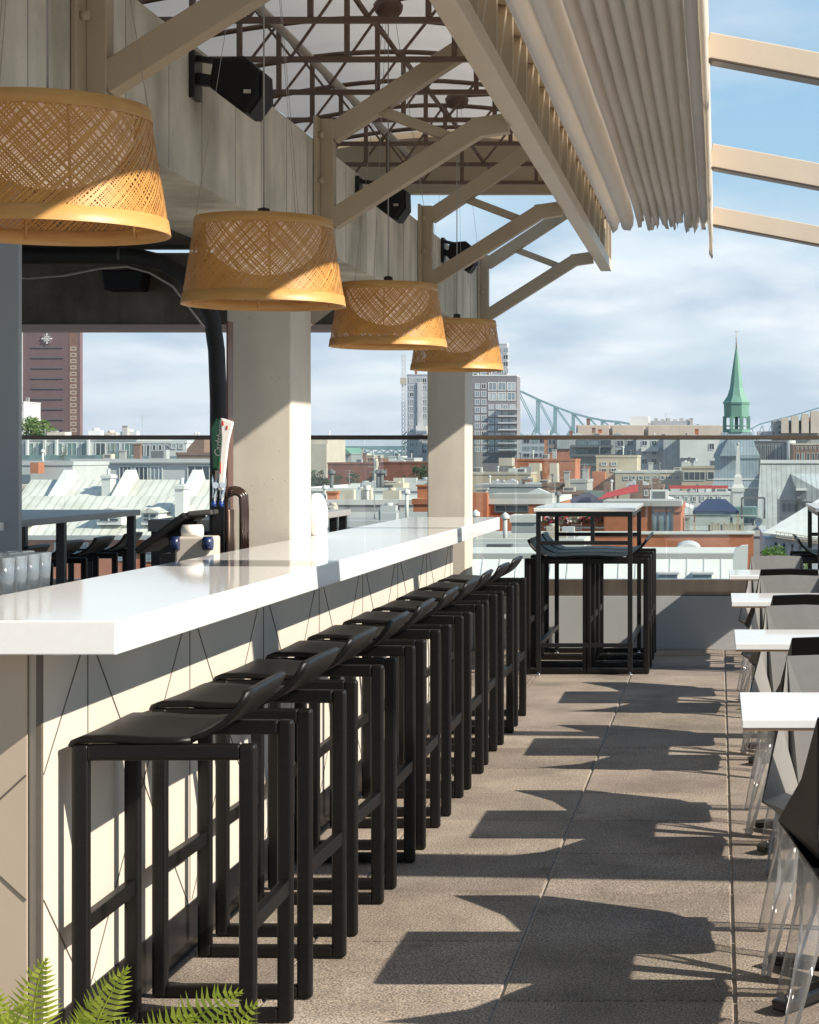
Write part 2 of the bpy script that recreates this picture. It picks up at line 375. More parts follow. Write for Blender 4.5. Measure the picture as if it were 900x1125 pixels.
fr.build('front_panel', [M['cream'], M['seam']], bar)
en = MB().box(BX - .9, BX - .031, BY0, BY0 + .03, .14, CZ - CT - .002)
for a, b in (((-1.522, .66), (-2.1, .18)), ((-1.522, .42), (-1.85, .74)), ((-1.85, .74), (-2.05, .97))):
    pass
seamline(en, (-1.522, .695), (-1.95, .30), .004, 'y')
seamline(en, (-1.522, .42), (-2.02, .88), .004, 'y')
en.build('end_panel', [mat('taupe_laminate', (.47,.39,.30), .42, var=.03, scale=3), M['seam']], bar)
MB().box(BX - .010, BX + .0015, BY0 - .0015, BY0 + .0115, .14, CZ - CT - .002).build('corner_trim', M['seam'], bar)
MB().box(BX - .88, BX + .003, BY0 + .004, BY1 - .01, 0.001, .139).build('kickplate', M['kick'], bar)
MB().box(-1.868, -1.7865, 4.0, 7.9, .985, 1.022).build('back_ledge', M['galv'], bar, bevel=.003)
MB().box(-2.38, -1.87, 6.45, 7.9, .86, .90).build('work_surface', M['galv'], bar, bevel=.003)
MB().box(-2.36, -1.89, 6.5, 7.9, .1, .859).build('under_cabinet', M['kick'], bar)

# ------------------------------------------------------------------ concrete frame
cm = M['concrete_col']
for i, (Yc, lab) in enumerate(((8.0, 'square concrete column rising behind the bar beside the beer taps'), (13.5, 'square concrete column at the far end of the bar'))):
    c = MB().box(-2.06, -1.79, Yc, Yc + .39, .002, 2.329)
    tag(c.build('concrete_column', cm, bevel=.008), lab, 'column', 'concrete columns under the edge beam')
def line_grooves(mb, ys, x, z0, z1):
    for y in ys: mb.box(x - .001, x + .0015, y, y + .0035, z0, z1, 1)
b = MB().box(-2.25, -1.79, -2.5, 14.3, 2.33, 2.80)
ys = [ -2.2 + .42*i + random.uniform(-.04,.04) for i in range(39)]
line_grooves(b, ys, -1.79, 2.335, 2.797)
tag(b.build('edge_beam', [M['concrete'], mat('groove_shadow', (.27,.255,.22), .9, var=.2)]), 'deep board marked concrete edge beam above the bar', 'beam')
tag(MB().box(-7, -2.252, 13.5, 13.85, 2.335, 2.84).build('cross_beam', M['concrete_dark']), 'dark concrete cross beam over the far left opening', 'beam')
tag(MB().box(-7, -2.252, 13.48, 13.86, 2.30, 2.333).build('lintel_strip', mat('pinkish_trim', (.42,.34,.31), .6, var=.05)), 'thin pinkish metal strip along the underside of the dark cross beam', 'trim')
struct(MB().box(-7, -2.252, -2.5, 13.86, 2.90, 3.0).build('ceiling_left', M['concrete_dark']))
# left grey panel
pn = empty('service_wall', (-2.9, 6.5, 0), 'smooth blue grey service wall panel at the left edge behind the glasses', 'wall')
MB().box(-3.8, PX(20.5, 6.3), 6.3, 6.33, .002, 2.899).build('panel', mat('blue_grey_panel', (.27,.295,.32), .45, var=.04, scale=2), pn)
MB().box(-2.40, PX(3.5, 6.29), 6.285, 6.299, PZ(583, 6.29), PZ(574, 6.29)).build('switch_plate', M['whitepaint'], pn)

# ------------------------------------------------------------------ steel frames (post + two struts + web)
TX0, TX1 = -.945, -.857
def bolts(mb, x, y, zs):
    for z in zs: mb.tube([(x, y + .0, z), (x + .028, y, z)], .013, 8)
names = ['steel strut frame nearest the camera, its post behind the largest lamp', 'second steel strut frame from the camera, landing above the second lamp',
         'third steel strut frame, its post above the third lamp', 'farthest steel strut frame, standing against open sky']
for i, Yf in enumerate((5.39, 8.54, 11.46, 14.25)):
    fr = empty('strut_frame', (-1.79, Yf, 2.2), names[i], 'steel frame', 'taupe steel strut frames along the beam')
    po = MB().box(-1.788, -1.772, Yf - .12, Yf + .04, 2.1, 2.9)           # flange plate on beam
    po.box(-1.772, -1.715, Yf - .04, Yf + .03, 2.1, 2.9)
    ob = po.build('post', M['steel'], fr, bevel=.003)
    for z in (2.2, 2.37, 2.62, 2.82):
        MB().tube([(-1.772, Yf - .085, z), (-1.748, Yf - .085, z)], .014, 6).build('bolt', M['steel'], ob)
    lo = MB().bar((-1.73, Yf, 2.45), (-1.06, Yf, 2.875), .075, .085).bar((-1.10, Yf, 2.862), (-.94, Yf, 2.885), .074, .085)
    lo.build('lower_strut', M['steel'], fr, bevel=.004)
    up = MB().bar((-1.73, Yf, 2.835), (-.96, Yf, 3.34), .075, .085)
    up.build('upper_strut', M['steel'], fr, bevel=.004)
    MB().bar((-1.57, Yf, 2.965), (-1.19, Yf, 2.82), .045, .045).build('web_bar', M['steel'], fr, bevel=.003)
# long truss
tr = empty('eaves_truss', (-.9, 6, 2.88), 'long taupe steel lattice truss running along the eaves to the sky', 'truss')
MB().box(TX0, TX1, -2.5, 15.25, 2.88, 2.965).build('bottom_chord', M['steel_pale'], tr, bevel=.005)
MB().box(TX0 + .005, TX1, -2.5, 15.25, 3.26, 3.345).build('top_chord', M['steel'], tr, bevel=.005)
y = -2.4; k = 0
while y < 15.2:
    if k % 2 == 0: wb = MB().box(TX0+.02, TX1-.012, y, y + .05, 2.966, 3.259)
    else: wb = MB().bar((-.9, y - .1, 2.97), (-.9, y + .16, 3.255), .045, .04)
    wb.build('web_bar', M['steel'], tr); y += .29; k += 1
MB().box(TX0+.01, TX1-.001, 15.20, 15.249, 2.966, 3.259).build('end_post', M['steel'], tr)

# ------------------------------------------------------------------ ceiling with open-web joists
def zdeck(x): return 3.43 + .11*math.sin(max(0, min(1, (x + 2.6)/1.8))*math.pi)
dk = MB(); nseg = 24
vs = []; fs = []
for j, yv in enumerate([-2.5 + .375*t for t in range(41)]):
    for i in range(nseg + 1):
        x = -2.6 + 1.75*i/nseg; vs.append((x, yv, zdeck(x) + (.012 if j % 2 else 0)))
for j in range(40):
    for i in range(nseg): a = j*(nseg+1)+i; fs.append((a, a+1, a+nseg+2, a+nseg+1))
dk.add(vs, fs)
_b = M['deckwhite'].node_tree; _t = _b.nodes.new('ShaderNodeBsdfTranslucent'); _t.inputs[0].default_value = (.75,.72,.68,1); _x = _b.nodes.new('ShaderNodeMixShader'); _x.inputs[0].default_value = .22
_b.links.new(_b.nodes['Principled BSDF'].outputs[0], _x.inputs[1]); _b.links.new(_t.outputs[0], _x.inputs[2]); _b.links.new(_x.outputs[0], _b.nodes['Material Output'].inputs[0])
dko = dk.build('roof_deck', M['deckwhite'], fix=False); tag(dko, 'arched white roof skin above the brown joists', 'roof')
JY = [7.68 - .755*i for i in range(0, 13)] + [7.68 + .755*i for i in range(1, 9)]
JY = sorted(JY)
rj = empty('roof_joists', (-1.8, 6, 3.15), 'rows of thin brown open web joists under the white roof deck', 'roof joists')
for Yj in JY:
    if Yj > 12.3: continue
    jo = MB(); zb = 3.15
    jo.box(-2.6, TX0 + .0, Yj - .015, Yj + .015, zb - .011, zb + .011)
    pts = [(-2.6 + 1.66*t/14) for t in range(15)]
    jo.tube([(x, Yj, zdeck(x) - .035) for x in pts], .013, 4)
    for t in range(0, 14):
        xa = pts[t]; xb = pts[t+1]
        if t % 4 == 0: jo.bar((xa + .01, Yj, zb + .014), (xa + .01, Yj, zdeck(xa) - .03), .022, .022)
        if t % 4 == 0: jo.bar((xa, Yj, zdeck(xa) - .04), (pts[min(14, t+2)], Yj, zb + .01), .011, .011)
        if t % 4 == 2: jo.bar((xa, Yj, zb + .01), (pts[min(14, t+2)], Yj, zdeck(pts[min(14, t+2)]) - .04), .011, .011)
    jo.build('joist', M['joist'], rj)
# long bridging rods and conduit
for X in (-1.45,):
    tag(MB().tube([(X, -2, 3.22), (X, 12.4, 3.22)], .010, 6).build('bridging_rod', M['joist']), 'thin brown rod tying the joists together below the roof', 'rod')
tag(MB().tube([(-1.95, -2, 3.30), (-1.95, 12.4, 3.30)], .020, 8).build('conduit', mat('pale_conduit', (.42,.38,.33), .5, var=.1)), 'pale conduit pipe running the length of the joists', 'pipe')
tag(MB().box(-2.62, TX0 - .001, 12.51, 12.58, 3.12, 3.21).box(-2.62, TX0 - .001, 12.52, 12.54, 3.21, 3.56).build('end_beam', M['steel']), 'steel edge beam closing the far end of the roof deck', 'beam')

tag(MB().box(-.95, -.80, -2.5, 15.2, 3.362, 3.50).build('sun_leak_blocker', M['steel']), 'steel flashing added to stop sun leaking above the long truss', 'blocker')  # added to block sun leaking between roof deck and awning onto the beam
# ------------------------------------------------------------------ folded awning
aw = empty('folded_awning', (-.4, 6, 3.2), 'pale pleated fabric roof awning folded back beside the truss', 'awning')
prof = [(-.853, 3.33), (-.850, 3.24), (-.84, 3.19), (-.815, 3.165), (-.785, 3.17), (-.765, 3.20), (-.757, 3.235), (-.745, 3.20), (-.725, 3.165), (-.70, 3.155), (-.675, 3.17), (-.662, 3.21), (-.658, 3.27), (-.655, 3.31)]
def cloth(prof, ya, yb, ny, end_amp, name, droop=.0):
    mb = MB(); n = len(prof); vs = []
    for j in range(ny + 1):
        t = j/ny; y = ya + (yb - ya)*t
        for i, (x, z) in enumerate(prof):
            wob = .0018*math.sin(y*1.1 + x*37) + .0006*math.sin(y*4.1 + i)
            e = max(0, (t - .93)/.07)
            yoff = e*end_amp*math.sin(i*1.9 + x*40)
            vs.append((x + wob + e*e*.006*math.sin(i*2.3), y + yoff, z + .003*math.sin(y*2.3 + i*.6) + e*e*(.008*math.sin(i*1.3) - .022*(1 + math.sin(x*91)))))
    fs = [(j*n+i, j*n+i+1, (j+1)*n+i+1, (j+1)*n+i) for j in range(ny) for i in range(n-1)]
    mb.add(vs, fs, 0, True)
    return mb.build(name, M['fabric'], aw, fix=False, solid=.003)
cloth(prof, -2.5, 14.7, 60, .05, 'side_fold')
x = -.628; npl = 9
for k in range(npl):
    wd = .0600 if k < npl-1 else .078
    r = wd/2; pr_ = [(x + .0005, 3.36), (x + .0055, 3.26)]
    for a in range(0, 9):
        th = math.pi - math.pi*a/8; pr_.append((x + r + (r-.0065)*math.cos(th), 3.225 - .045*math.sin(th)))
    pr_ += [(x + wd - .0055, 3.26), (x + wd - .0005, 3.36)]
    cloth(pr_, -2.5, 14.65 + random.uniform(-.12, .2) + (.1 if k > 5 else 0), 60, .09, 'pleat')
    x += wd
# dropped tips at the end of some pleats
for k, (px_, py_) in enumerate(((716, 252), (757, 250))):
    c = P(px_, py_ - 6, 14.75)
    MB().lathe([(.002, -.05), (.016, -.045), (.026, -.01), (.024, .05), (.012, .10)], c, 10).build('hanging_tip', M['fabric'], aw)
fb = MB().box(-.066, -.046, -2.5, 14.45, 3.02, 3.36); fb.build('front_bar', M['steel_pale'], aw, bevel=.003)
vl = cloth([(-.066, 3.10), (-.072, 3.02), (-.070, 2.96), (-.060, 2.945), (-.050, 2.96), (-.048, 3.018)], -2.5, 14.5, 60, .06, 'valance')
# ------------------------------------------------------------------ open rafters to the right
labs = ['wide pale rafter nearest the camera, crossing above the frame', 'pale sloping rafter highest in the blue sky at right', 'middle pale sloping rafter against the sky at right', 'lowest pale sloping rafter against the sky at right']
for i, (Yr, wd, h) in enumerate(((5.3, .30, .14), (8.42, .11, .115), (11.46, .11, .14), (14.3, .11, .135))):
    q = MB().bar((-.05, Yr, 3.20), (4.6, Yr, 3.20 - .187*4.65), wd, h)
    q.bar((-.04, Yr, 3.20 - h/2 - .004), (4.6, Yr, 3.20 - .187*4.64 - h/2 - .004), wd + .02, .012, 1)  # dark coloured strip standing in for the shade on the rafter's underside
    tag(q.build('rafter', [M['steel_pale'], M['rail']], bevel=.004), labs[i], 'rafter', 'pale rafters of the open roof')
tag(MB().box(4.6, 4.75, -2.5, 15, 2.25, 2.42).build('eaves_beam', M['steel_pale']), 'pale eaves beam joining the outer ends of the rafters', 'beam')
for Yr in (5.3, 11.46):
    tag(MB().box(4.61, 4.73, Yr-.06, Yr+.06, .002, 2.249).build('canopy_post', M['steel_pale']), 'pale steel post carrying the outer eaves beam, ' + ('nearer the camera' if Yr < 8 else 'farther from the camera'), 'post', 'outer posts of the open roof')
# ------------------------------------------------------------------ speakers
def speaker(c, k, lab):
    r = empty('loudspeaker', c, lab, 'speaker', 'black speakers on the edge beam')
    c = Vector(c)
    poly = [(-.085, -.01), (-.07, .085), (.035, .095), (.083, .05), (.086, -.04), (.04, -.105), (-.02, -.06)]
    MB().prism([(c.x + a, c.z + b) for a, b in poly], c.y - .085, c.y + .10).build('cabinet', M['blacksp'], r, bevel=.012)
    MB().prism([(c.x + a, c.z + b) for a, b in ((.0855, .042), (.0885, -.036), (.046, -.098), (.051, -.103), (.095, -.042), (.092, .046))], c.y - .07, c.y + .085).build('grille', M['blacksp'], r)
    MB().box(c.x + .035, c.x + .060, c.y - .089, c.y - .0855, c.z - .035, c.z - .022).build('badge', M['chrome'], r)
    br = MB().box(-1.789, -1.77, c.y - .05, c.y + .05, c.z - .04, c.z + .12).bar((-1.775, c.y, c.z + .03), (c.x - .08, c.y, c.z + .02), .03, .04)
    br.bar((-1.775, c.y, c.z + .1), (c.x - .05, c.y, c.z + .085), .02, .02)
    br.build('bracket', M['blackmetal'], r)
speaker((-1.63, 6.5, 2.65), 1, 'black loudspeaker on the concrete beam between the first two lamps, largest of the three')
speaker((-1.63, 9.45, 2.66), 1, 'black loudspeaker partly behind a strut above the third lamp')
speaker((-1.66, 12.35, 2.69), 1, 'small far loudspeaker against the blue sky above the last lamp')
tag(MB().prism([(-4.28, 2.56), (-4.02, 2.56), (-4.0, 2.70), (-4.30, 2.70)], 13.3, 13.478).build('ceiling_speaker', M['blacksp'], bevel=.01), 'small black speaker box fixed to the dark cross beam at left', 'speaker')

# ------------------------------------------------------------------ woven pendant lamps
DIFF = mat('cream_diffuser', (.85,.72,.60), .5, var=.03)
DIFF.node_tree.nodes['Principled BSDF'].inputs['Emission Color'].default_value = (1,.72,.52,1); DIFF.node_tree.nodes['Principled BSDF'].inputs['Emission Strength'].default_value = .08
def make_lamp():
    R1, R0, H = .263, .219, .284
    r = empty('pendant_lamp', (0,0,0), 'x', 'pendant lamp', 'woven bamboo pendant lamps over the bar')
    def rad(z): return R1 + (R0 - R1)*(z/H)
    mb = MB(); rnd = random.Random(3)
    za, zb = .022, H - .02
    for sgn in (1, -1):
        n = 224; th = 0
        for k in range(n):
            t0 = 2*math.pi*(k + rnd.uniform(-.33, .33))/n; wdt = rnd.uniform(.0028, .0052)
            tw = sgn*(.98 + rnd.uniform(-.06, .06)); rr = .0012*sgn
            vs = []
            for i in range(9):
                t = i/8; z = za + (zb - za)*t; a = t0 + tw*t; q = rad(z) + rr
                da = wdt/2/q*1.05; 
                vs.append((q*math.cos(a - da), q*math.sin(a - da), z)); vs.append((q*math.cos(a + da), q*math.sin(a + da), z))
            mb.add(vs, [(2*i, 2*i+1, 2*i+3, 2*i+2) for i in range(8)], 0, True)
    mb.build('woven_shade', M['bamboo'], r, fix=False)
    for nm, z0, z1, e in (('lower_band', 0, .034, .003), ('upper_band', H - .032, H, .003)):
        q = MB(); a, b_ = rad(z0), rad(z1)
        q.lathe([(a + e, z0), (b_ + e, z1), (b_ - e, z1), (a - e, z0), (a + e, z0)], n=72); q.build(nm, M['bamboo_band'], r, fix=True)
    # frame ribs
    for k in range(6):
        q = MB(); a = k*math.pi/3; q.bar((rad(.01)*.985*math.cos(a), rad(.01)*.985*math.sin(a), .01), (rad(H-.01)*.985*math.cos(a), rad(H-.01)*.985*math.sin(a), H-.01), .005, .005)
        q.build('rib', M['bamboo_band'], r)
    # inner bowl diffuser
    pr = [(.001, .100)] + [(.185*math.sin(t), .235 - .135*math.cos(t)) for t in [i*math.pi/2/10 for i in range(1, 11)]] + [(.185, .262)]
    q = MB().lathe(pr, n=40); q.build('diffuser', DIFF, r, fix=True)
    # top spider + socket + wires + cap
    q = MB()
    for k in range(3): a = k*2*math.pi/3 + .4; q.tube([(0,0,H), (R0*math.cos(a), R0*math.sin(a), H-.01)], .003, 5)
    q.lathe([(.001, H+.04), (.02, H+.035), (.022, H-.05), (.001, H-.055)], n=14); q.build('socket', M['blackmetal'], r)
    zc = 3.395 - 1.894
    q = MB().tube([(0,0,H), (0,0,zc)], .0028, 5)
    q.build('cord', mat('grey_cord', (.30,.29,.27), .5, var=.1), r)
    q = MB()
    for k in range(3): a = k*2*math.pi/3 + .4; q.tube([(R0*math.cos(a), R0*math.sin(a), H-.01), (.03*math.cos(a), .03*math.sin(a), zc)], .0011, 4)
    q.build('suspension_wire', M['galv'], r)
    q = MB().lathe([(.001, zc), (.045, zc), (.060, zc+.018), (.064, zc+.03), (.068, zc+.05), (.05, zc+.075), (.001, zc+.085)], n=18); q.tube([(0,0,zc+.07), (-.06, -.35, zc+.13)], .013, 8)
    q.build('ceiling_cap', M['joist'], r)
    return r
lamp0 = make_lamp()
LL = ['largest woven bamboo lamp, nearest and cut by the left edge', 'second woven bamboo lamp from the left, in front of the near column', 'third woven bamboo lamp from the left, overlapping the last one', 'smallest woven bamboo lamp, farthest above the end of the bar']
for i, Yl in enumerate((4.27, 6.3, 8.67, 10.94)):
    o = lamp0 if i == 0 else copy_tree(lamp0)
    place(o, (-1.5, Yl, 1.894), i*.83, LL[i])

# ------------------------------------------------------------------ bar stools
def rbox(mb, *a): return mb.box(*a)
def make_stool():
    r = empty('bar_stool', (0,0,0), 'x', 'bar stool')
    m = M['blackwood']; lx, ly = .039, .030; hx, hy = .207, .215
    for sy in (-1, 1):
        y0 = sy*hy; y1 = sy*(hy - ly)
        for sx in (-1, 1):
            x0 = sx*hx; x1 = sx*(hx - lx)
            MB().box(x0, x1, y0, y1, .0, .745).build('leg', m, r, bevel=.009, seg=3)
        MB().box(-hx + lx - .004, hx - lx + .004, y0 - sy*.0008, y1 + sy*.0008, .0005, .034).build('runner', m, r, bevel=.007, seg=3)
        MB().box(-hx + lx - .004, hx - lx + .004, y0 - sy*.0008, y1 + sy*.0008, .708, .7445).build('side_rail', m, r, bevel=.007, seg=3)
    for sx in (-1, 1):
        x0 = sx*(hx - .006); x1 = sx*(hx - .030)
        MB().box(x0, x1, -(hy - ly), hy - ly, .315, .352).build('footrest', m, r, bevel=.003)
    def sheet(prof, w0, w1, name):
        mb = MB(); n = len(prof); vs = []; ny = 8
        for i, (x, z) in enumerate(prof):
            t = i/(n-1); hw = w0 + (w1 - w0)*t
            for j in range(ny + 1):
                s = -1 + 2*j/ny
                vs.append((x + (.012*s*s if name == 'seat' else 0)*0 - (.003*s*s*t if name == 'backrest' else 0), hw*s, z - (.004 if name == 'seat' else 0)*1 + (.002*s*s if name == 'seat' else .004*t*(1-s*s))))
        fs = [(i*(ny+1)+j, i*(ny+1)+j+1, (i+1)*(ny+1)+j+1, (i+1)*(ny+1)+j) for i in range(n-1) for j in range(ny)]
        mb.add(vs, fs, 0, True); o = mb.build(name, m, r, fix=False, solid=.013); return o
    sheet([(-.208, .742), (-.203, .752), (-.19, .757), (-.12, .757), (-.05, .752), (.02, .751), (.06, .754)], .213, .208, 'seat')
    sheet([(.062, .7555), (.085, .762), (.11, .775), (.134, .791), (.156, .812), (.174, .836), (.187, .861)], .208, .204, 'backrest')
    return r
stool0 = make_stool()
ordn = ['nearest', 'second', 'third', 'fourth', 'fifth', 'sixth', 'seventh', 'eighth', 'ninth', 'last']
used = [False]
def new_stool(x, y, rz, label, group, tilt=0):
    o = stool0 if not used[0] else copy_tree(stool0); used[0] = True
    place(o, (x, y, .002), rz, label); o['group'] = group
    return o
for i in range(10):
    if i == 0: lab = 'nearest black wooden bar stool, at the front end of the counter'
    elif i == 9: lab = 'farthest black bar stool of the counter row, beside the high table'
    else: lab = f'{ordn[i]} black bar stool from the near end of the white counter'
    new_stool(-1.25 + random.uniform(-.006, .006), 4.515 + .62*i + random.uniform(-.012, .012), random.uniform(-.022, .022), lab, 'black stools along the bar counter')

# ------------------------------------------------------------------ high tables
def make_high(dy=1.45):
    r = empty('high_table', (0,0,0), 'x', 'high table')
    hw = .322; z = 1.07; m = M['blackmetal']
    MB().box(-hw, hw, 0, dy, z - .022, z).build('tabletop', M['quartz'], r, bevel=.003)
    for sx in (-1, 1):
        for yy_ in (.02, dy - .05):
            l = MB().box(sx*(hw - .014), sx*(hw - .044), yy_, yy_ + .03, .02, z - .0225)
            lo = l.build('leg', m, r, bevel=.002)
            MB().lathe([(.001, .0), (.014, .0), (.014, .008), (.006, .012), (.006, .0195)], (sx*(hw-.029), yy_ + .015, 0), 10).build('foot', M['chrome'], lo)
    rl = MB()
    for yy_ in (.02, dy - .05):
        rl.box(-(hw - .045), hw - .045, yy_ + .002, yy_ + .028, z - .052, z - .0225)
        rl.box(-(hw - .045), hw - .045, yy_ + .002, yy_ + .028, .835, .86)
    for sx in (-1, 1): rl.box(sx*(hw-.016), sx*(hw-.042), .052, dy - .052, z - .052, z - .0225)
    rl.build('apron', m, r)
    q = MB().box(-(hw - .045), hw - .045, .022, .048, .18, .205)
    for sx in (-1, 1): q.box(sx*(hw-.016), sx*(hw-.042), .052, dy - .052, .18, .205)
    q.build('foot_rail', m, r)
    q = MB().box(.04, .066, .022, .046, .861, z - .053); q.build('centre_bar', m, r)
    return r
ht = make_high(); place(ht, (-.862, 12.2, 0), 0, 'white topped black high table in front of the glass at the end of the aisle'); ht['group'] = 'white topped high tables'
h2 = copy_tree(ht); place(h2, (.94, 12.2, 0), 0, 'second high table, only its corner showing at the right edge'); h2['group'] = 'white topped high tables'
for side, rz, xs, w_ in (('left', math.pi, -1.045, 'left'), ('right', 0, -.655, 'right')):
    for k, dsc in enumerate(('nearest', 'middle', 'farthest')):
        new_stool(xs, 12.5 + .47*k, rz, f'{dsc} black stool tucked under the {w_} side of the high table', 'black stools tucked under the high table')
for k, dsc in enumerate(('nearest', 'farthest')):
    new_stool(.70, 12.55 + .5*k, math.pi, f'{dsc} black stool at the high table cut by the right edge', 'black stools at the right high table')

# ------------------------------------------------------------------ high tables seen through the left opening
def back_table(xr, ya, yb, wd, lab):
    r = empty('long_table', (xr - wd/2, (ya + yb)/2, 0), lab, 'high table', 'grey long tables beyond the bar')
    MB().box(xr - wd, xr, ya, yb, 1.035, 1.07).build('tabletop', mat('grey_tabletop', (.30,.30,.30), .35, var=.05), r, bevel=.003)
    for xx in (xr - wd + .02, xr - .06):
        for yy_ in (ya + .05, (ya+yb)/2, yb - .09): MB().box(xx, xx + .045, yy_, yy_ + .045, .002, 1.034).build('leg', M['blackmetal'], r)
    q = MB().box(xr - .055, xr - .02, ya + .1, yb - .1, .62, .655); q.box(xr - wd + .025, xr - wd + .06, ya + .1, yb - .1, .62, .655)
    q.build('rail', M['blackmetal'], r)
back_table(-3.60, 9.2, 11.9, .75, 'grey topped long high table seen through the opening at far left')
back_table(-2.30, 11.2, 11.95, .7, 'grey topped high table corner seen just right of the near column')
sl_ = ['nearest black stool of the row beyond the long grey table, by the grey wall', 'second black stool of the row beyond the long grey table', 'third black stool of the row beyond the long grey table', 'farthest black stool of the row, against the left glass rail']
for k in range(4):
    new_stool(-4.29, 11.52 + .63*k, 0, sl_[k], 'black stools beyond the long grey table')
for k, l_ in enumerate(('black stool on the far side of the long grey table, by its near end', 'black stool on the far side of the long grey table, by its far end')):
    new_stool(-4.55, 10.4 + .8*k, math.pi, l_, 'black stools at the long grey table')

# ------------------------------------------------------------------ cafe tables and shell chairs on the right
def make_cafe():
    r = empty('cafe_table', (0,0,0), 'x', 'table', 'white cafe tables along the right side')
    MB().box(-.325, .325, -.275, .275, .722, .744).build('tabletop', M['quartz'], r, bevel=.002)
    MB().box(-.323, .323, -.273, .273, .716, .7215).build('edge_underlay', mat('brown_core', (.20,.12,.07), .5, var=.1), r)
    MB().lathe([(.001, .035), (.03, .035), (.03, .70), (.09, .712), (.09, .7155), (.001, .7155)], n=16).build('column', M['blackmetal'], r)
    q = MB()
    for k in range(4):
        a = math.pi/4 + k*math.pi/2
        q.bar((0, 0, .05), (.33*math.cos(a), .33*math.sin(a), .022), .055, .03)
    q.build('base', mat('gloss_black', (.01,.01,.01), .12, var=.1), r, bevel=.008)
    return r
cf = make_cafe()
TLAB = ['nearest white cafe table on the right, its plain edge facing the aisle', 'second white cafe table from the front on the right', 'third white cafe table from the front on the right', 'fourth white cafe table, by the far parapet on the right', 'white cafe table just behind the camera side, outside the view']
TY = [5.0, 6.93, 8.87, 10.78]
for i, ty in enumerate(TY):
    o = cf if i == 0 else copy_tree(cf); place(o, (.382, ty, 0.001), 0, TLAB[i])
shellmat = mat('charcoal_plastic_shell', (.19,.184,.175), .36, var=.05, scale=30)
shellblack = mat('black_plastic_shell', (.006,.006,.006), .35, var=.1, scale=30, spec=.3)
def make_chair():
    r = empty('shell_chair', (0,0,0), 'x', 'chair', 'faceted shell chairs at the cafe tables')
    V = dict(TL=(-.150,-.285,.80), TR=(.150,-.285,.80), ML=(-.175,-.10,.63), MR=(.175,-.10,.63), FL=(-.232,.265,.465), FR=(.232,.265,.465),
             RL=(-.12,-.15,.43), RR=(.12,-.15,.43), SL=(-.15,.26,.43), SR=(.15,.26,.43), TM=(0,-.285,.805), RM=(0,-.16,.43),
             BL=(-.145,-.21,.50), BR=(.145,-.21,.50))
    keys = list(V); ix = {k: i for i, k in enumerate(keys)}
    F_ = [('TL','RM','TM'), ('TM','RM','TR'), ('TL','BL','RL','RM'), ('TR','RM','RR','BR'), ('TL','ML','BL'), ('TR','BR','MR'), ('ML','FL','RL','BL'), ('MR','BR','RR','FR'),
          ('FL','SL','RL'), ('FR','RR','SR'), ('RL','SL','SR','RR','RM')]
    mb = MB().add([V[k] for k in keys], [tuple(ix[k] for k in f) for f in F_])
    mb.add([V['SL'], V['SR'], (.16,.21,.395), (-.16,.21,.395), V['FL'], V['FR'], (.14,-.19,.40), (-.14,-.19,.40), V['RL'], V['RR']],
           [(0,1,2,3), (4,0,3), (5,2,1), (3,2,6,7), (4,3,7), (5,6,2), (7,6,9,8)])
    so_ = mb.build('shell', [shellmat, shellblack], r, fix=False)
    bm = bmesh.new(); bm.from_mesh(so_.data); bmesh.ops.remove_doubles(bm, verts=bm.verts, dist=1e-4); bm.normal_update()
    for f in bm.faces:
        c_ = f.calc_center_median(); d_ = Vector((0, .12, .75)) - c_
        if f.index < 11:
            if f.normal.dot(d_) < 0: f.normal_flip()
        else:
            if f.normal.z > 0: f.normal_flip()
            f.material_index = 0 if (c_.y > .2 and f.normal.y > 0) or abs(c_.x) > .16 else 1
    bm.to_mesh(so_.data); bm.free()
    md = so_.modifiers.new('thick', 'SOLIDIFY'); md.thickness = .009; md.offset = -1; md.material_offset = 1; md.material_offset_rim = 1
    for sx in (-1, 1):
        for (ya, yb) in ((.16, .30), (-.10, -.20)):
            MB().tube([(sx*.15, ya, .415), (sx*.165, ya*.6 + yb*.4, .25), (sx*.225, yb, .001)], [.038, .031, .016], 6).build('leg', M['acrylic'], r, fix=True)
    return r
ch = make_chair(); first = True
ORD = ['first', 'second', 'third', 'fourth']
for i, ty in enumerate(TY):
    for side in (0, 1):
        o = ch if first else copy_tree(ch); first = False
        if side == 0:
            lab = f'charcoal shell chair with its dark back to the viewer at the {ORD[i]} cafe table'
            place(o, (.382 + random.uniform(-.01,.01), ty - .36, 0.001), random.uniform(-.03,.03), lab)
        else:
            lab = f'charcoal shell chair facing the viewer behind the {ORD[i]} cafe table'
            place(o, (.345 + random.uniform(-.01,.01), ty + .42, 0.001), math.pi + random.uniform(-.03,.03), lab)
# another row further right whose shadows fall into the aisle
# ------------------------------------------------------------------ bar top things
# tumblers
tm = empty('glass_tumbler', (0,0,0), 'x', 'glass', 'clear tumblers behind the bar front edge')
pr = [(.001, .010), (.027, .010), (.033, .112), (.0355, .112), (.030, .001), (.001, .0)]
MB().lathe(pr, n=24).build('cup', M['tumbler'], tm, fix=True)
gp = [(-1.85, 5.19), (-1.85, 5.10), (-1.85, 5.01), (-1.85, 4.92), (-1.925, 5.27), (-1.93, 5.0), (-1.925, 5.17)]
gl = ['clear tumbler at the right end of the glasses by the counter edge', 'clear tumbler second from the right, in front', 'clear tumbler third from the right among the glasses', 'clear tumbler in front at the left edge', 'clear tumbler standing at the back behind the gap of two glasses', 'clear tumbler at the far left, cut by the edge', 'clear tumbler behind the rightmost glass']
for i, (gx, gy) in enumerate(gp):
    o = tm if i == 0 else copy_tree(tm); place(o, (gx, gy, 1.023), i, gl[i])
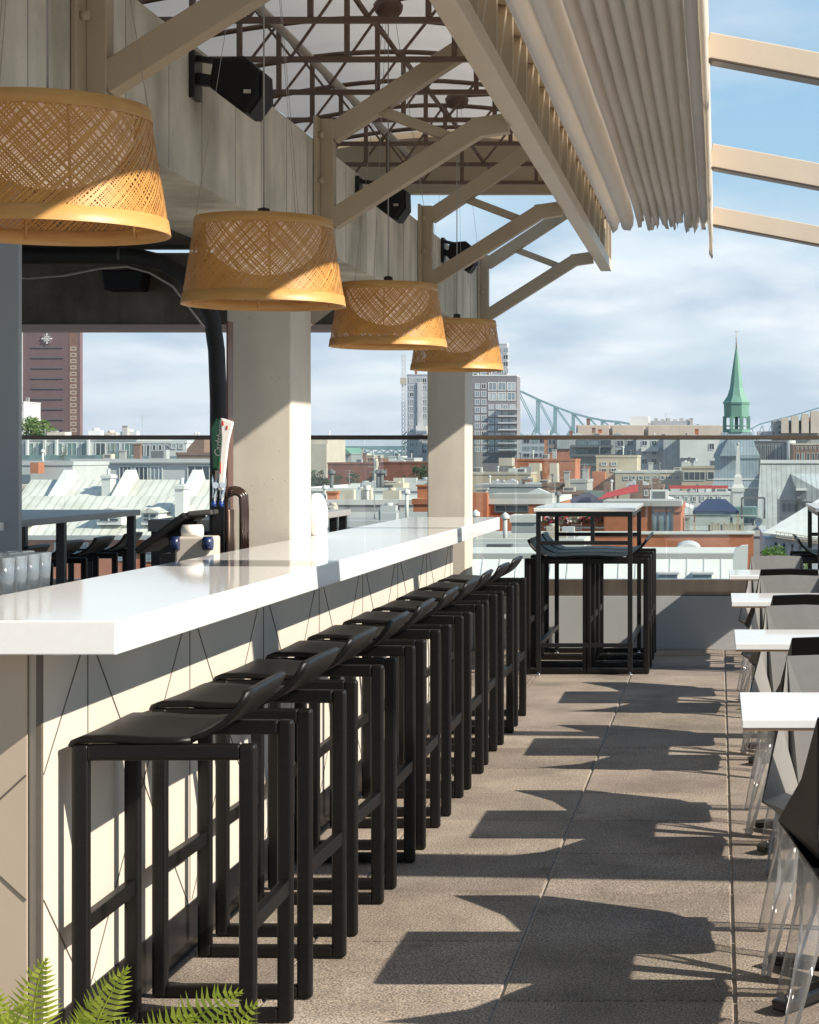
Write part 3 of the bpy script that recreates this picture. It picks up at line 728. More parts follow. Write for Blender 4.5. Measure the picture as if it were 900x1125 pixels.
tag(MB().box(-2.4, -1.87, 4.3, 5.3, .985, 1.022).build('drip_shelf', M['galv'], bevel=.003), 'steel shelf under the clear tumblers behind the counter', 'shelf')

# beer hose, taps
hz = 7.6
pts = [P(-60, 281, hz), P(0, 281, hz), P(60, 281, hz), P(110, 281, hz), P(150, 282, hz), P(180, 289, hz), P(203, 303, hz), P(222, 326, hz), P(233, 350, hz), P(238, 385, hz), P(240, 440, hz), P(240, 520, hz), P(239, 612, hz)]
hs = empty('beer_line_hose', (PX(238, hz), hz, 1.0), 'thick black insulated hose running along the ceiling and down to the beer taps', 'hose')
MB().tube(pts, .034, 12).build('hose_sleeve', M['hose'], hs)
q = MB()
q.tube([P(131, 281, hz), P(134, 281, hz)], .0352, 12)
q.build('tie_band', mat('grey_tape', (.06,.06,.06), .5, var=.2), hs)
tag(MB().tube([P(-30, 300, 7.4), P(0, 304, 7.4), P(30, 306, 7.4), P(70, 303, 7.4), P(110, 295, 7.4), P(140, 293, 7.4), P(165, 300, 7.4), P(190, 315, 7.4), P(208, 338, 7.4), P(225, 360, 7.4)], .0042, 6).build('cable', mat('grey_cable', (.30,.29,.27), .4, var=.1)), 'thin pale cable sagging below the thick black hose', 'cable')
ty_ = 7.35
tt = empty('beer_tap_tower', (PX(240, ty_), ty_, .9), 'black beer tap tower with green and white tap handles beside the column', 'beer tap')
MB().box(PX(230, ty_), PX(246, ty_), ty_ + .02, ty_ + .12, .9, PZ(540, ty_)).build('tower', M['blackmetal'], tt, bevel=.006)
MB().box(PX(246.5, ty_), PX(248.5, ty_), ty_ + .03, ty_ + .11, .9, PZ(352, ty_)).build('copper_pipe', mat('copper_brown', (.11,.05,.035), .4, var=.1), tt)
g1 = MB().prism([(PX(236, ty_), PZ(515, ty_)), (PX(242, ty_), PZ(515, ty_)), (PX(246.5, ty_), PZ(470, ty_)), (PX(243.5, ty_), PZ(460, ty_)), (PX(239, ty_), PZ(459, ty_)), (PX(234.5, ty_), PZ(470, ty_))], ty_ - .03, ty_ - .005)
gh = g1.build('green_handle', mat('green_enamel', (.01,.13,.04), .18, var=.1), tt, bevel=.006); tag(gh, 'green tap handle with white lettering')
tx = bpy.data.curves.new('lettering', 'FONT'); tx.body = 'Carlsberg'; tx.size = .034; tx.shear = .3; tx.extrude = .0008; tx.align_x = 'CENTER'; tx.align_y = 'CENTER'
txo = bpy.data.objects.new('lettering', tx); COL.objects.link(txo)
txo.data.materials.append(M['whitepaint'])
txo.matrix_world = Matrix.Translation(P(241, 483, ty_ - .032)) @ Matrix.Rotation(R(90), 4, 'X') @ Matrix.Rotation(R(84), 4, 'Z')
dg = bpy.context.evaluated_depsgraph_get(); dg.update(); me = bpy.data.meshes.new_from_object(txo.evaluated_get(dg)); mw = txo.matrix_world.copy()
bpy.data.objects.remove(txo); me.transform(Matrix.Translation(-ORG[tt.name]) @ mw)
lt = bpy.data.objects.new('lettering', me); COL.objects.link(lt); lt.parent = gh
w1 = MB().prism([(PX(243, ty_), PZ(538, ty_)), (PX(249, ty_), PZ(538, ty_)), (PX(254, ty_), PZ(490, ty_)), (PX(256, ty_), PZ(480, ty_)), (PX(260, ty_), PZ(464, ty_)), (PX(246, ty_), PZ(459, ty_)), (PX(247, ty_), PZ(482, ty_))], ty_ - .05, ty_ - .034)
wh = w1.build('white_handle', M['whitepaint'], tt, bevel=.004); tag(wh, 'white tap handle with red marks')
q = MB(); 
for (a, b_, c_, d_) in ((247.5, 249.5, 463, 468), (252.5, 254, 468, 472), (245.5, 246.6, 508, 520)): q.box(PX(a, ty_), PX(b_, ty_), ty_ - .0525, ty_ - .0505, PZ(d_, ty_), PZ(c_, ty_))
q.build('red_mark', mat('red_print', (.5,.03,.02), .4, var=.1), wh)
for px_ in (237, 245):
    q = MB().tube([P(px_, 516, ty_ - .02), P(px_, 528, ty_ - .02), P(px_, 538, ty_ - .03), P(px_ - 2, 552, ty_ - .06)], [.009, .014, .011, .007], 10)
    q.tube([P(px_, 533, ty_ - .05), P(px_, 533, ty_ + .02)], .012, 10)
    fo = q.build('faucet', M['chrome'], tt)
    MB().tube([P(px_ - 2, 551, ty_ - .06), P(px_ - 2, 557, ty_ - .06)], .010, 8).build('nozzle_cap', mat('blue_plastic', (.01,.04,.2), .3, var=.1), fo)
for k in range(3):
    rr = 8 + 3*k
    pts = [P(246, 538 - k*2, ty_)] + [P(258 - rr*math.cos(t)*.95, 549 - (rr*.9)*math.sin(t), ty_ + .02*k) for t in [math.pi*i/8 for i in range(1, 8)]] + [P(258 + rr*.95, 560, ty_ + .02*k), P(258 + rr*.95, 608, ty_ + .02*k)]
    MB().tube(pts, .0095, 8).build('feed_hose', mat('dark_rubber', (.03,.016,.012), .25, var=.1), tt)
MB().tube([P(253, 560, ty_ + .05), P(253, 605, ty_ + .05)], .020, 12).build('cream_pipe', mat('peach_pipe', (.62,.45,.36), .4, var=.05), tt)

# till
yp = 7.25
po = empty('till_terminal', (PX(180, yp), yp, .9), 'black till screen tilted back behind the counter', 'till')
a = P(150, 606, yp); b_ = P(204, 566, yp)
MB().bar(a + Vector((0,.13,0)), b_ + Vector((0,.13,0)), .28, .028).build('screen', M['blackmetal'], po, bevel=.006)
MB().bar(b_ + Vector((-.0,.13,.004)), P(231, 563, yp) + Vector((0,.13,0)), .22, .02).build('rear_shell', mat('dark_grey_plastic', (.07,.065,.06), .35, var=.1), po, bevel=.006)
MB().bar(P(190, 576, yp) + Vector((0,.14,0)), P(196, 612, yp) + Vector((0,.14,0)), .12, .05).build('stand', M['blackmetal'], po)
MB().box(PX(172, yp), PX(205, yp), yp + .04, yp + .24, .901, PZ(609, yp)).build('base', M['blackmetal'], po, bevel=.006)
pp = 7.05
pq = empty('receipt_printer', (PX(210, pp), pp, .9), 'beige receipt printer with blue end caps and a white paper roll', 'printer')
MB().box(PX(192, pp), PX(230, pp), pp, pp + .16, .901, PZ(590, pp)).build('casing', mat('beige_plastic', (.50,.46,.40), .4, var=.05), pq, bevel=.008)
MB().tube([P(201, 584, pp + .08), P(222, 584, pp + .08)], .026, 16).build('paper_roll', M['whitepaint'], pq)
for a_, b2 in ((189, 197), (224, 233)):
    MB().tube([P(a_, 597, pp - .01), P(b2, 597, pp - .01)], .026, 14).build('blue_cap', mat('blue_cap_plastic', (.008,.018,.07), .3, var=.1), pq)
cbn = empty('back_cabinet', (-2.55, 9.1, 0), 'dark cabinet with a pale grey top standing behind the till', 'cabinet')
MB().box(PX(166, 9), PX(234, 9), 9.0, 9.5, .002, PZ(584, 9)).build('carcass', M['kick'], cbn)
MB().box(PX(164, 9), PX(236, 9), 8.98, 9.52, PZ(583.8, 9), PZ(571, 9)).build('top', mat('grey_cabinet_top', (.22,.22,.22), .4, var=.05), cbn)

# white cloth bag and napkin holder on the counter
yb = .341*2100/(588-503)
c = P(349, 588, yb); rnd = random.Random(5)
bgm = MB(); n = 20; prof = [(.030, .0), (.034, .01), (.033, .06), (.035, .11), (.030, .15), (.024, .168), (.012, .176), (.001, .178)]
vs = []
for i, (rr, z) in enumerate(prof):
    for j in range(n):
        t = 2*math.pi*j/n; k_ = 1 + .16*math.sin(3*t + z*20) + .10*math.sin(5*t + 1 + z*9) + rnd.uniform(-.04,.04)
        vs.append((c.x + rr*1.05*k_*math.cos(t), c.y + rr*1.2*k_*math.sin(t), CZ + .001 + z*(1 + .04*math.sin(2*t))))
bgm.add(vs, [(i*n+j, i*n+(j+1)%n, (i+1)*n+(j+1)%n, (i+1)*n+j) for i in range(len(prof)-1) for j in range(n)], 0, True)
tag(bgm.build('napkin_bundle', mat('white_linen', (.80,.79,.77), .8, var=.03, bump=.2, bscale=30), fix=True), 'crumpled white napkin bundle standing on the counter by the column', 'napkins')
nh = MB().box(PX(327, yb), PX(337, yb), yb - .02, yb + .06, CZ + .001, CZ + .13)
tag(nh.build('menu_holder', M['whitepaint'], bevel=.004), 'narrow white menu holder on the counter against the column', 'holder')
# ================================================================== CITY
GZ = -20.0
struct(MB().add([(-3000, 14, GZ), (3500, 14, GZ), (3500, 1500, GZ), (-3000, 1500, GZ)], [(0,1,2,3)]).build('city_ground', mat('asphalt_ground', (.10,.10,.095), .9, var=.3, scale=.03), fix=False))
wm = mat('river_water', (.10,.16,.20), .12, var=.1, scale=.02, bump=.3, bscale=.2)
struct(MB().add([(-9000, 1500, GZ - .01), (9500, 1500, GZ - .01), (9500, 9000, GZ - .01), (-9000, 9000, GZ - .01)], [(0,1,2,3)]).build('river', wm, fix=False))
hl = MB(); hv = []
nx = 90
for j, (yy_, zz) in enumerate(((4600, 0), (5000, 1), (5600, .3), (9000, .2))):
    for i in range(nx + 1):
        x = -9000 + 18500*i/nx
        hv.append((x, yy_, GZ + zz*(26 + 10*math.sin(i*.7) + 8*math.sin(i*1.9 + 1))))
hl.add(hv, [(j*(nx+1)+i, j*(nx+1)+i+1, (j+1)*(nx+1)+i+1, (j+1)*(nx+1)+i) for j in range(3) for i in range(nx)])
struct(hl.build('far_hills', mat('far_wooded_hills', (.10,.14,.13), .95, var=.2, scale=.004), fix=False))

C = {}
def cmat(k, col, rough=.75, var=.09, scale=.35, **kw): C[k] = mat(k, col, rough, var=var, scale=scale, **kw); return C[k]
def brickmat(name, c1, c2, mortar, sc):
    m = bpy.data.materials.new(name); m.use_nodes = True; n = m.node_tree.nodes; l = m.node_tree.links; b = n['Principled BSDF']; b.inputs['Roughness'].default_value = .85
    t = n.new('ShaderNodeTexCoord'); mp = n.new('ShaderNodeMapping'); mp.inputs['Rotation'].default_value = (R(90), 0, 0); l.new(t.outputs['Object'], mp.inputs[0])
    br = n.new('ShaderNodeTexBrick'); br.inputs['Scale'].default_value = sc; br.inputs['Color1'].default_value = (*c1,1); br.inputs['Color2'].default_value = (*c2,1); br.inputs['Mortar'].default_value = (*mortar,1)
    br.inputs['Mortar Size'].default_value = .015; l.new(mp.outputs[0], br.inputs['Vector'])
    ns = n.new('ShaderNodeTexNoise'); ns.inputs['Scale'].default_value = .5; ns.inputs['Detail'].default_value = 7; l.new(t.outputs['Object'], ns.inputs['Vector'])
    r = n.new('ShaderNodeValToRGB'); r.color_ramp.elements[0].position = .35; r.color_ramp.elements[1].position = .65; r.color_ramp.elements[0].color = (.72,.70,.68,1); r.color_ramp.elements[1].color = (1.05,1.05,1.05,1); l.new(ns.outputs['Fac'], r.inputs[0])
    mx = n.new('ShaderNodeMix'); mx.data_type = 'RGBA'; mx.blend_type = 'MULTIPLY'; mx.inputs[0].default_value = 1; l.new(br.outputs[0], mx.inputs[6]); l.new(r.outputs[0], mx.inputs[7]); l.new(mx.outputs[2], b.inputs['Base Color'])
    return m
C['orange'] = brickmat('orange_brick', (.50,.155,.060), (.42,.125,.05), (.42,.28,.2), 3.4)
C['red'] = brickmat('red_brick', (.30,.10,.06), (.24,.08,.05), (.28,.2,.16), 3.)
C['brown'] = brickmat('brown_brick', (.24,.13,.085), (.19,.10,.07), (.25,.2,.16), 3.)
cmat('white', (.60,.61,.58)); cmat('offwhite', (.56,.56,.52)); cmat('grey', (.33,.345,.345)); cmat('lgrey', (.47,.48,.475)); cmat('dgrey', (.10,.105,.11))
cmat('sand', (.44,.37,.27)); cmat('beige', (.48,.43,.35)); cmat('purple', (.145,.09,.085)); cmat('gravel', (.27,.275,.27), var=.2, scale=1.2)
cmat('pale_roof', (.55,.57,.55), var=.12, scale=.6); cmat('dark_roof', (.12,.125,.125), var=.25, scale=.8)
cmat('stone', (.36,.355,.33)); cmat('bluewall', (.40,.43,.47)); cmat('win', (.035,.05,.065), .12, var=.5, scale=.8); cmat('winl', (.20,.26,.29), .15, var=.4, scale=.6)
cmat('gwin', (.14,.22,.21), .12, var=.4, scale=.6); cmat('copper', (.115,.25,.19), .6, var=.16, scale=.9, stretch=(1,1,.3)); cmat('bridge', (.16,.27,.28), .6)
cmat('glow', (.38,.44,.46), .15, var=.3, scale=.6); cmat('condo', (.20,.195,.20)); cmat('redtrim', (.45,.03,.025)); cmat('navy', (.008,.022,.075), .7)
def ribmat(name, c, c2, freq, ang=0, rough=.45):
    m = bpy.data.materials.new(name); m.use_nodes = True; n = m.node_tree.nodes; l = m.node_tree.links; b = n['Principled BSDF']; b.inputs['Roughness'].default_value = rough
    t = n.new('ShaderNodeTexCoord'); wv = n.new('ShaderNodeTexWave'); wv.inputs['Scale'].default_value = freq; wv.inputs['Distortion'].default_value = .4; wv.inputs['Detail'].default_value = 2; wv.inputs['Detail Scale'].default_value = 3
    l.new(t.outputs['Object'], wv.inputs['Vector'])
    r = n.new('ShaderNodeValToRGB'); r.color_ramp.elements[0].position = .0; r.color_ramp.elements[1].position = .22; r.color_ramp.elements[0].color = (*c2,1); r.color_ramp.elements[1].color = (*c,1)
    l.new(wv.outputs['Fac'], r.inputs[0])
    ns = n.new('ShaderNodeTexNoise'); ns.inputs['Scale'].default_value = .6; ns.inputs['Detail'].default_value = 7; l.new(t.outputs['Object'], ns.inputs['Vector'])
    r2 = n.new('ShaderNodeValToRGB'); r2.color_ramp.elements[0].position = .35; r2.color_ramp.elements[1].position = .65; r2.color_ramp.elements[0].color = (.8,.79,.76,1); r2.color_ramp.elements[1].color = (1,1,1,1); l.new(ns.outputs['Fac'], r2.inputs[0])
    mx = n.new('ShaderNodeMix'); mx.data_type = 'RGBA'; mx.blend_type = 'MULTIPLY'; mx.inputs[0].default_value = 1; l.new(r.outputs[0], mx.inputs[6]); l.new(r2.outputs[0], mx.inputs[7]); l.new(mx.outputs[2], b.inputs['Base Color'])
    return m
C['seamroof'] = ribmat('standing_seam_white', (.62,.62,.55), (.44,.44,.39), .55)
C['seamgrey'] = ribmat('standing_seam_grey', (.33,.36,.37), (.20,.225,.24), .5)
C['panel'] = ribmat('ribbed_grey_panel', (.42,.45,.46), (.30,.33,.34), .7)
C['slate'] = ribmat('weathered_zinc', (.36,.38,.37), (.25,.265,.265), .45)

def bld(name, label, px0, px1, py, Y, depth=15, wall='grey', roof='gravel', rz=0, cat='building', parapet=.35, cap=None, detail=True):
    """box building: front face spans px0..px1 at distance Y, roof edge at row py"""
    x0, x1, z = PX(px0, Y), PX(px1, Y), PZ(py, Y); xc = (x0+x1)/2; hw = (x1-x0)/2
    r = empty(name, (xc, Y, GZ), label, cat); r.rotation_euler = (0, 0, R(rz)); ORG[r.name] = Vector((0,0,GZ))
    r['_hw'] = hw; r['_d'] = depth; 
    MB().box(-hw, hw, 0, depth, GZ, z - parapet).build('wall', C[wall], r)
    q = MB(); t = .35; c = C[cap or wall]
    q.box(-hw - .08, hw + .08, -.08, t, z - parapet + .002, z); q.box(-hw - .08, hw + .08, depth - t, depth + .08, z - parapet + .002, z)
    q.box(-hw - .08, -hw + t, t, depth - t, z - parapet + .002, z); q.box(hw - t, hw + .08, t, depth - t, z - parapet + .002, z)
    q.build('parapet', c, r)
    MB().box(-hw + t, hw - t, t, depth - t, z - parapet - .2, z - parapet + .04).build('roof', C[roof], r)
    r['_px'] = (px0, px1); r['_Y'] = Y
    if detail and depth > 5: roofbits(r, hw, depth, z)
    return r
rbr = random.Random(17)
def roofbits(r, hw, depth, z):
    k = max(2, min(9, int(hw*2/2.2)))
    for _ in range(k):
        x = rbr.uniform(-hw*.92, hw*.92); y = rbr.uniform(1, depth*.8); t_ = rbr.random()
        if t_ < .30:
            h = rbr.uniform(.5, 1.3); q = MB().tube([(x, y, z - .6), (x, y, z + h)], .11, 6).lathe([(.2, h), (.2, h + .16), (.01, h + .3)], (x, y, z), 6); q.build('vent_pipe', C[rbr.choice(['lgrey', 'dgrey', 'offwhite'])], r)
        elif t_ < .45:
            h = rbr.uniform(1.5, 3.2); q = MB().bar((x, y, z - .5), (x, y, z + h), .05, .05)
            for j in range(3): q.bar((x - .5 + .1*j, y, z + h - .3*j - .1), (x + .5 - .1*j, y, z + h - .3*j - .1), .03, .03)
            q.build('antenna', C['grey'], r)
        elif t_ < .68:
            a = rbr.uniform(.4, .9); h = rbr.uniform(.4, .9); q = MB().box(x - a, x + a, y, y + 1.2, z - .6, z + h); q.box(x - a*.7, x + a*.7, y - .03, y - .001, z + .1, z + h - .1, 1); q.build('roof_unit', [C[rbr.choice(['lgrey', 'offwhite', 'beige', 'grey'])], C['dgrey']], r)
        elif t_ < .84:
            q = MB().prism([(x - .8, z - .4), (x + .8, z - .4), (x + .8, z + .15), (x, z + .5), (x - .8, z + .15)], y, y + 1.5); q.build('skylight', C[rbr.choice(['winl', 'lgrey'])], r)
        else:
            h = rbr.uniform(.8, 1.8)*(.45 if r['_Y'] < 160 else 1); q = MB().box(x - .35, x + .35, y, y + .7, z - .6, z + h); q.box(x - .43, x + .43, y - .08, y + .78, z + h + .001, z + h + .12); q.build('chimney', C[rbr.choice(['brown', 'orange', 'stone'])], r)
WIN = {}
def win(r, px0, px1, py0, py1, pane='win', frame='white', fw=.10, nm='window', mull=1, dy=0, transoms=0):
    Y = r['_Y']; c = (r['_px'][0] + r['_px'][1])/2
    x0 = (px0 - c)*Y/F; x1 = (px1 - c)*Y/F; z0 = PZ(py1, Y); z1 = PZ(py0, Y)
    w_ = x1 - x0; h_ = z1 - z0; key = (round(w_, 3), round(h_, 3), pane, frame, fw, mull, transoms)
    if key in WIN:
        o = WIN[key].copy(); COL.objects.link(o); o.parent = r; o.location = ((x0+x1)/2, -.06 + dy, z0 - GZ); return o
    q = MB(); a = w_/2
    q.box(-a, a, .02, .055, 0, h_, 0)
    f = min(fw, w_/4, h_/4)
    q.box(-a, -a+f, -.03, .019, 0, h_, 1); q.box(a-f, a, -.03, .019, 0, h_, 1); q.box(-a+f, a-f, -.03, .019, 0, f, 1); q.box(-a+f, a-f, -.03, .019, h_-f, h_, 1)
    for k in range(1, mull + 1):
        if mull > 0 and k <= mull: x = -a + w_*k/(mull+1); q.box(x - f*.3, x + f*.3, -.02, .019, f, h_-f, 1)
    for k in range(1, transoms + 1): z = h_*k/(transoms+1); q.box(-a+f, a-f, -.022, .0185, z - f*.3, z + f*.3, 1)
    o = q.build(nm, [C[pane], C[frame]], origin=(0,0,0)); o.parent = r; o.location = ((x0+x1)/2, -.06 + dy, z0 - GZ)
    WIN[key] = o
    return o
rgw = random.Random(99)
def grid(r, px0, px1, py0, py1, nx, ny, fx=.6, fy=.6, **kw):
    base = kw.get('pane', 'win')
    cw = (px1-px0)/nx; chh = (py1-py0)/ny
    for i in range(nx):
        for j in range(ny):
            xa = px0 + cw*(i + (1-fx)/2); ya = py0 + chh*(j + (1-fy)/2)
            kw['pane'] = rgw.choice([base, base, {'win': 'winl', 'winl': 'win', 'glow': 'winl'}.get(base, 'win'), {'win': 'win', 'winl': 'glow', 'glow': 'glow'}.get(base, 'winl')]); win(r, xa, xa + cw*fx, ya, ya + chh*fy, **kw)
def rel(r, px, py, dyy=0):
    Y = r['_Y']; c = (r['_px'][0] + r['_px'][1])/2
    return Vector(((px - c)*Y/F, dyy, PZ(py, Y)))
def rbx(r, name, px0, px1, py0, py1, ya, yb, m):
    """part box in pixel rows of the front plane, between depths ya..yb"""
    a = rel(r, px0, py0); b_ = rel(r, px1, py1)
    return MB().box(a.x, b_.x, ya, yb, b_.z, a.z).build(name, C[m] if isinstance(m, str) else m, r)
def ventpipe(r, px, py, h=1.2, rad=.18, d=3, m='lgrey'):
    a = rel(r, px, py, d)
    q = MB().tube([a + Vector((0,0,-1.5)), a + Vector((0,0,h))], rad, 8); q.lathe([(rad*1.9, h), (rad*1.9, h+.25), (.01, h+.5)], a, 8)
    q.build('vent_pipe', C[m], r)
def clutter(r, px0, px1, py, n=4, seed=1, s=1.0):
    rnd = random.Random(seed)
    for k in range(n):
        px = rnd.uniform(px0, px1); a = rel(r, px, py, rnd.uniform(1.5, r['_d']*.7)); w_ = rnd.uniform(.5, 1.3)*s; h = rnd.uniform(.5, 1.3)*s
        q = MB().box(a.x - w_, a.x + w_, a.y, a.y + 1.4*s, a.z - 1.2, a.z + h)
        if rnd.random() < .5: q.lathe([(.45*s, h), (.45*s, h + .3*s), (.01, h + .3*s)], (a.x, a.y + .7*s, a.z), 10)
        q.build('roof_unit', C[rnd.choice(['lgrey', 'white', 'grey', 'beige'])], r)

# ---------------- trees (tapered trunk, limbs, leaf clumps)
LEAF = [leafmat('leaf_dark_green', (.035,.085,.022), (.02,.05,.014), .4), leafmat('leaf_fresh_green', (.12,.20,.03), (.06,.13,.02), .4)]
bark = mat('bark', (.10,.075,.055), .9, var=.3, scale=3)
def tree(label, px, py0, py1, pw, Y, mi=0, n=1500, group=None, seed=1, nm='tree'):
    rnd = random.Random(seed)
    x = PX(px, Y); zt = PZ(py0, Y); zb = PZ(py1, Y); W = pw*Y/F/2; Hc = zt - zb
    r = empty(nm, (x, Y, GZ), label, 'tree', group)
    q = MB().tube([(x, Y, GZ), (x + .1, Y, (GZ+zb)/2), (x, Y, zb + Hc*.3), (x + W*.1, Y, zb + Hc*.75)], [W*.11, W*.085, W*.06, W*.02], 8)
    for k in range(7):
        a = rnd.uniform(0, 6.28); z = zb + Hc*rnd.uniform(.0, .5); q.tube([(x, Y, z), (x + W*.5*math.cos(a), Y + W*.5*math.sin(a), z + Hc*.2), (x + W*.8*math.cos(a), Y + W*.8*math.sin(a), z + Hc*.4)], [W*.04, W*.025, W*.01], 5)
    q.build('trunk', bark, r)
    cl = [(Vector((rnd.uniform(-.75,.75)*W, rnd.uniform(-.75,.75)*W, zb + Hc*rnd.uniform(.15,.9))), W*rnd.uniform(.22,.42)) for _ in range(16)]
    cl = [(Vector((x + c.x*(1 - .45*max(0, (c.z-zb)/Hc - .5)), Y + c.y, c.z)), s) for c, s in cl]
    q = MB(); ls = W*.07
    for _ in range(n):
        c, s = rnd.choice(cl); d = Vector((rnd.gauss(0,1), rnd.gauss(0,1), rnd.gauss(0,1))).normalized()*s*rnd.uniform(.55, 1.05)
        p = c + d; u = Vector((rnd.gauss(0,1), rnd.gauss(0,1), rnd.gauss(0,1))).normalized(); v = u.orthogonal().normalized(); l2 = ls*rnd.uniform(.6,1.4)
        q.add([p - u*l2, p + v*l2*.6, p + u*l2, p - v*l2*.6], [(0,1,2,3)])
    q.build('crown', LEAF[mi], r, fix=False)

# ================= seen through the left opening
t = bld('office_tower', 'tall purple brown office tower with a white snowflake emblem near its top', 10, 88, 340, 700, 3, 'purple', 'gravel')
for k in range(9):
    q = rbx(t, 'window_band', 35, 70, 381 + 11.3*k, 382.3 + 11.3*k, -.25, -.01, 'dgrey')
for k in range(14): win(t, 77.5, 84, 381 + 6.9*k, 385 + 6.9*k, pane='beige', frame='beige', mull=0, fw=.3)
rbx(t, 'corner_fin', 21, 25, 362, 480, -.6, -.01, 'bluewall'); rbx(t, 'stair_groove', 76, 85, 366, 480, -.05, -.012, 'brown')
em = MB(); ec = rel(t, 52, 372, -.4)
for k in range(8):
    a = k*math.pi/4
    for rr, s in ((.9, .26), (1.6, .32)):
        p = ec + Vector((rr*math.cos(a), 0, rr*math.sin(a)))
        em.bar(p - Vector((math.cos(a), 0, math.sin(a)))*s, p + Vector((math.cos(a), 0, math.sin(a)))*s, .5 if rr < 1 else .62, .1, up=(0,1,0))
em.lathe([(.01,0),(.4,0)], (0,0,0), 10) if False else em.box(ec.x-.38, ec.x+.38, ec.y-.05, ec.y+.05, ec.z-.38, ec.z+.38)
for a in range(4):
    an = math.pi/4 + a*math.pi/2; p = ec + Vector((2.05*math.cos(an)*.8, 0, 2.05*math.sin(an)*.8)); em.box(p.x-.28, p.x+.28, p.y-.05, p.y+.05, p.z-.28, p.z+.28)
em.build('emblem', C['white'], t)
t = bld('grey_block', 'narrow grey block at the far left beside the purple tower', 8, 26, 441, 480, 12, 'lgrey'); grid(t, 19, 26, 450, 480, 1, 3, pane='winl', mull=0)
tree('light green tree in front of the purple tower', 40, 461, 486, 40, 420, 1, 1600, seed=4)
t = bld('terrace_flats', 'long white terrace flats with glass balconies behind the left rail', 15, 150, 481, 250, 16, 'lgrey', 'pale_roof')
grid(t, 24, 150, 485, 502, 8, 1, .72, .85, pane='gwin', frame='white', mull=1)
rbx(t, 'balcony_rail', 15, 150, 500, 506, -2.2, -2.1, 'gwin'); rbx(t, 'balcony_slab', 15, 150, 505, 508, -2.3, -.01, 'grey')
for px_ in (30, 49, 62, 97): rbx(t, 'pillar', px_, px_+2.4, 483, 504, -.6, -.1, 'white')
clutter(t, 20, 140, 482, 5, 3)
t = bld('glass_penthouse', 'penthouse with white posts between dark glazing above the pale roofs', 150, 205, 484, 240, 14, 'white', 'pale_roof')
grid(t, 153, 186, 488, 506, 5, 1, .7, .95, pane='win', frame='white', mull=0); grid(t, 187, 203, 486, 494, 2, 1, .7, .8, pane='winl', mull=1)
rbx(t, 'balcony_rail', 150, 205, 501, 508, -2.0, -1.9, 'winl')
t = bld('brick_corner_house', 'brown brick house end with a rounded gable near the hose', 194, 240, 497, 230, 12, 'brown', 'gravel')
a = rel(t, 204, 497); b_ = rel(t, 223, 483)
MB().prism([(a.x, a.z - .3), (a.x, a.z + .4), (a.x + 1.0, b_.z), (b_.x, b_.z + .1), (b_.x, a.z - .3)], .5, 8).build('gable', C['brown'], t)
tree('small green tree on the roof terrace left of the penthouse', 70, 487, 504, 11, 236, 1, 400, seed=9, nm='potted_tree')
tree('small bushy tree on the roof terrace before the white flats', 124, 489, 505, 13, 236, 1, 400, seed=11, nm='potted_tree')
t = bld('long_grey_house', 'long pale grey building with dark windows above a brick strip', 78, 245, 504, 190, 14, 'lgrey', 'pale_roof')
for a_, b2, c_, d_ in ((131, 145, 512, 528), (148, 163, 512, 528), (165, 179, 512, 528), (206, 231, 511, 529)): win(t, a_, b2, c_, d_, pane='win' if a_ != 165 else 'winl', mull=2, frame='white')
rbx(t, 'brick_strip', 130, 245, 529, 545, -.2, -.01, 'red'); rbx(t, 'eave_line', 80, 245, 508, 509, -.3, -.01, 'grey'); win(t, 108, 112, 512, 521, mull=0)
t = bld('pale_slab_block', 'blank pale concrete block with a brick chimney at the far left', 10, 80, 507, 172, 10, 'lgrey', 'gravel')
rbx(t, 'chimney', 42, 51, 508, 520, -2, -.5, 'orange'); rbx(t, 'roof_unit', 22, 30, 512, 520, -3, -1.5, 'beige')
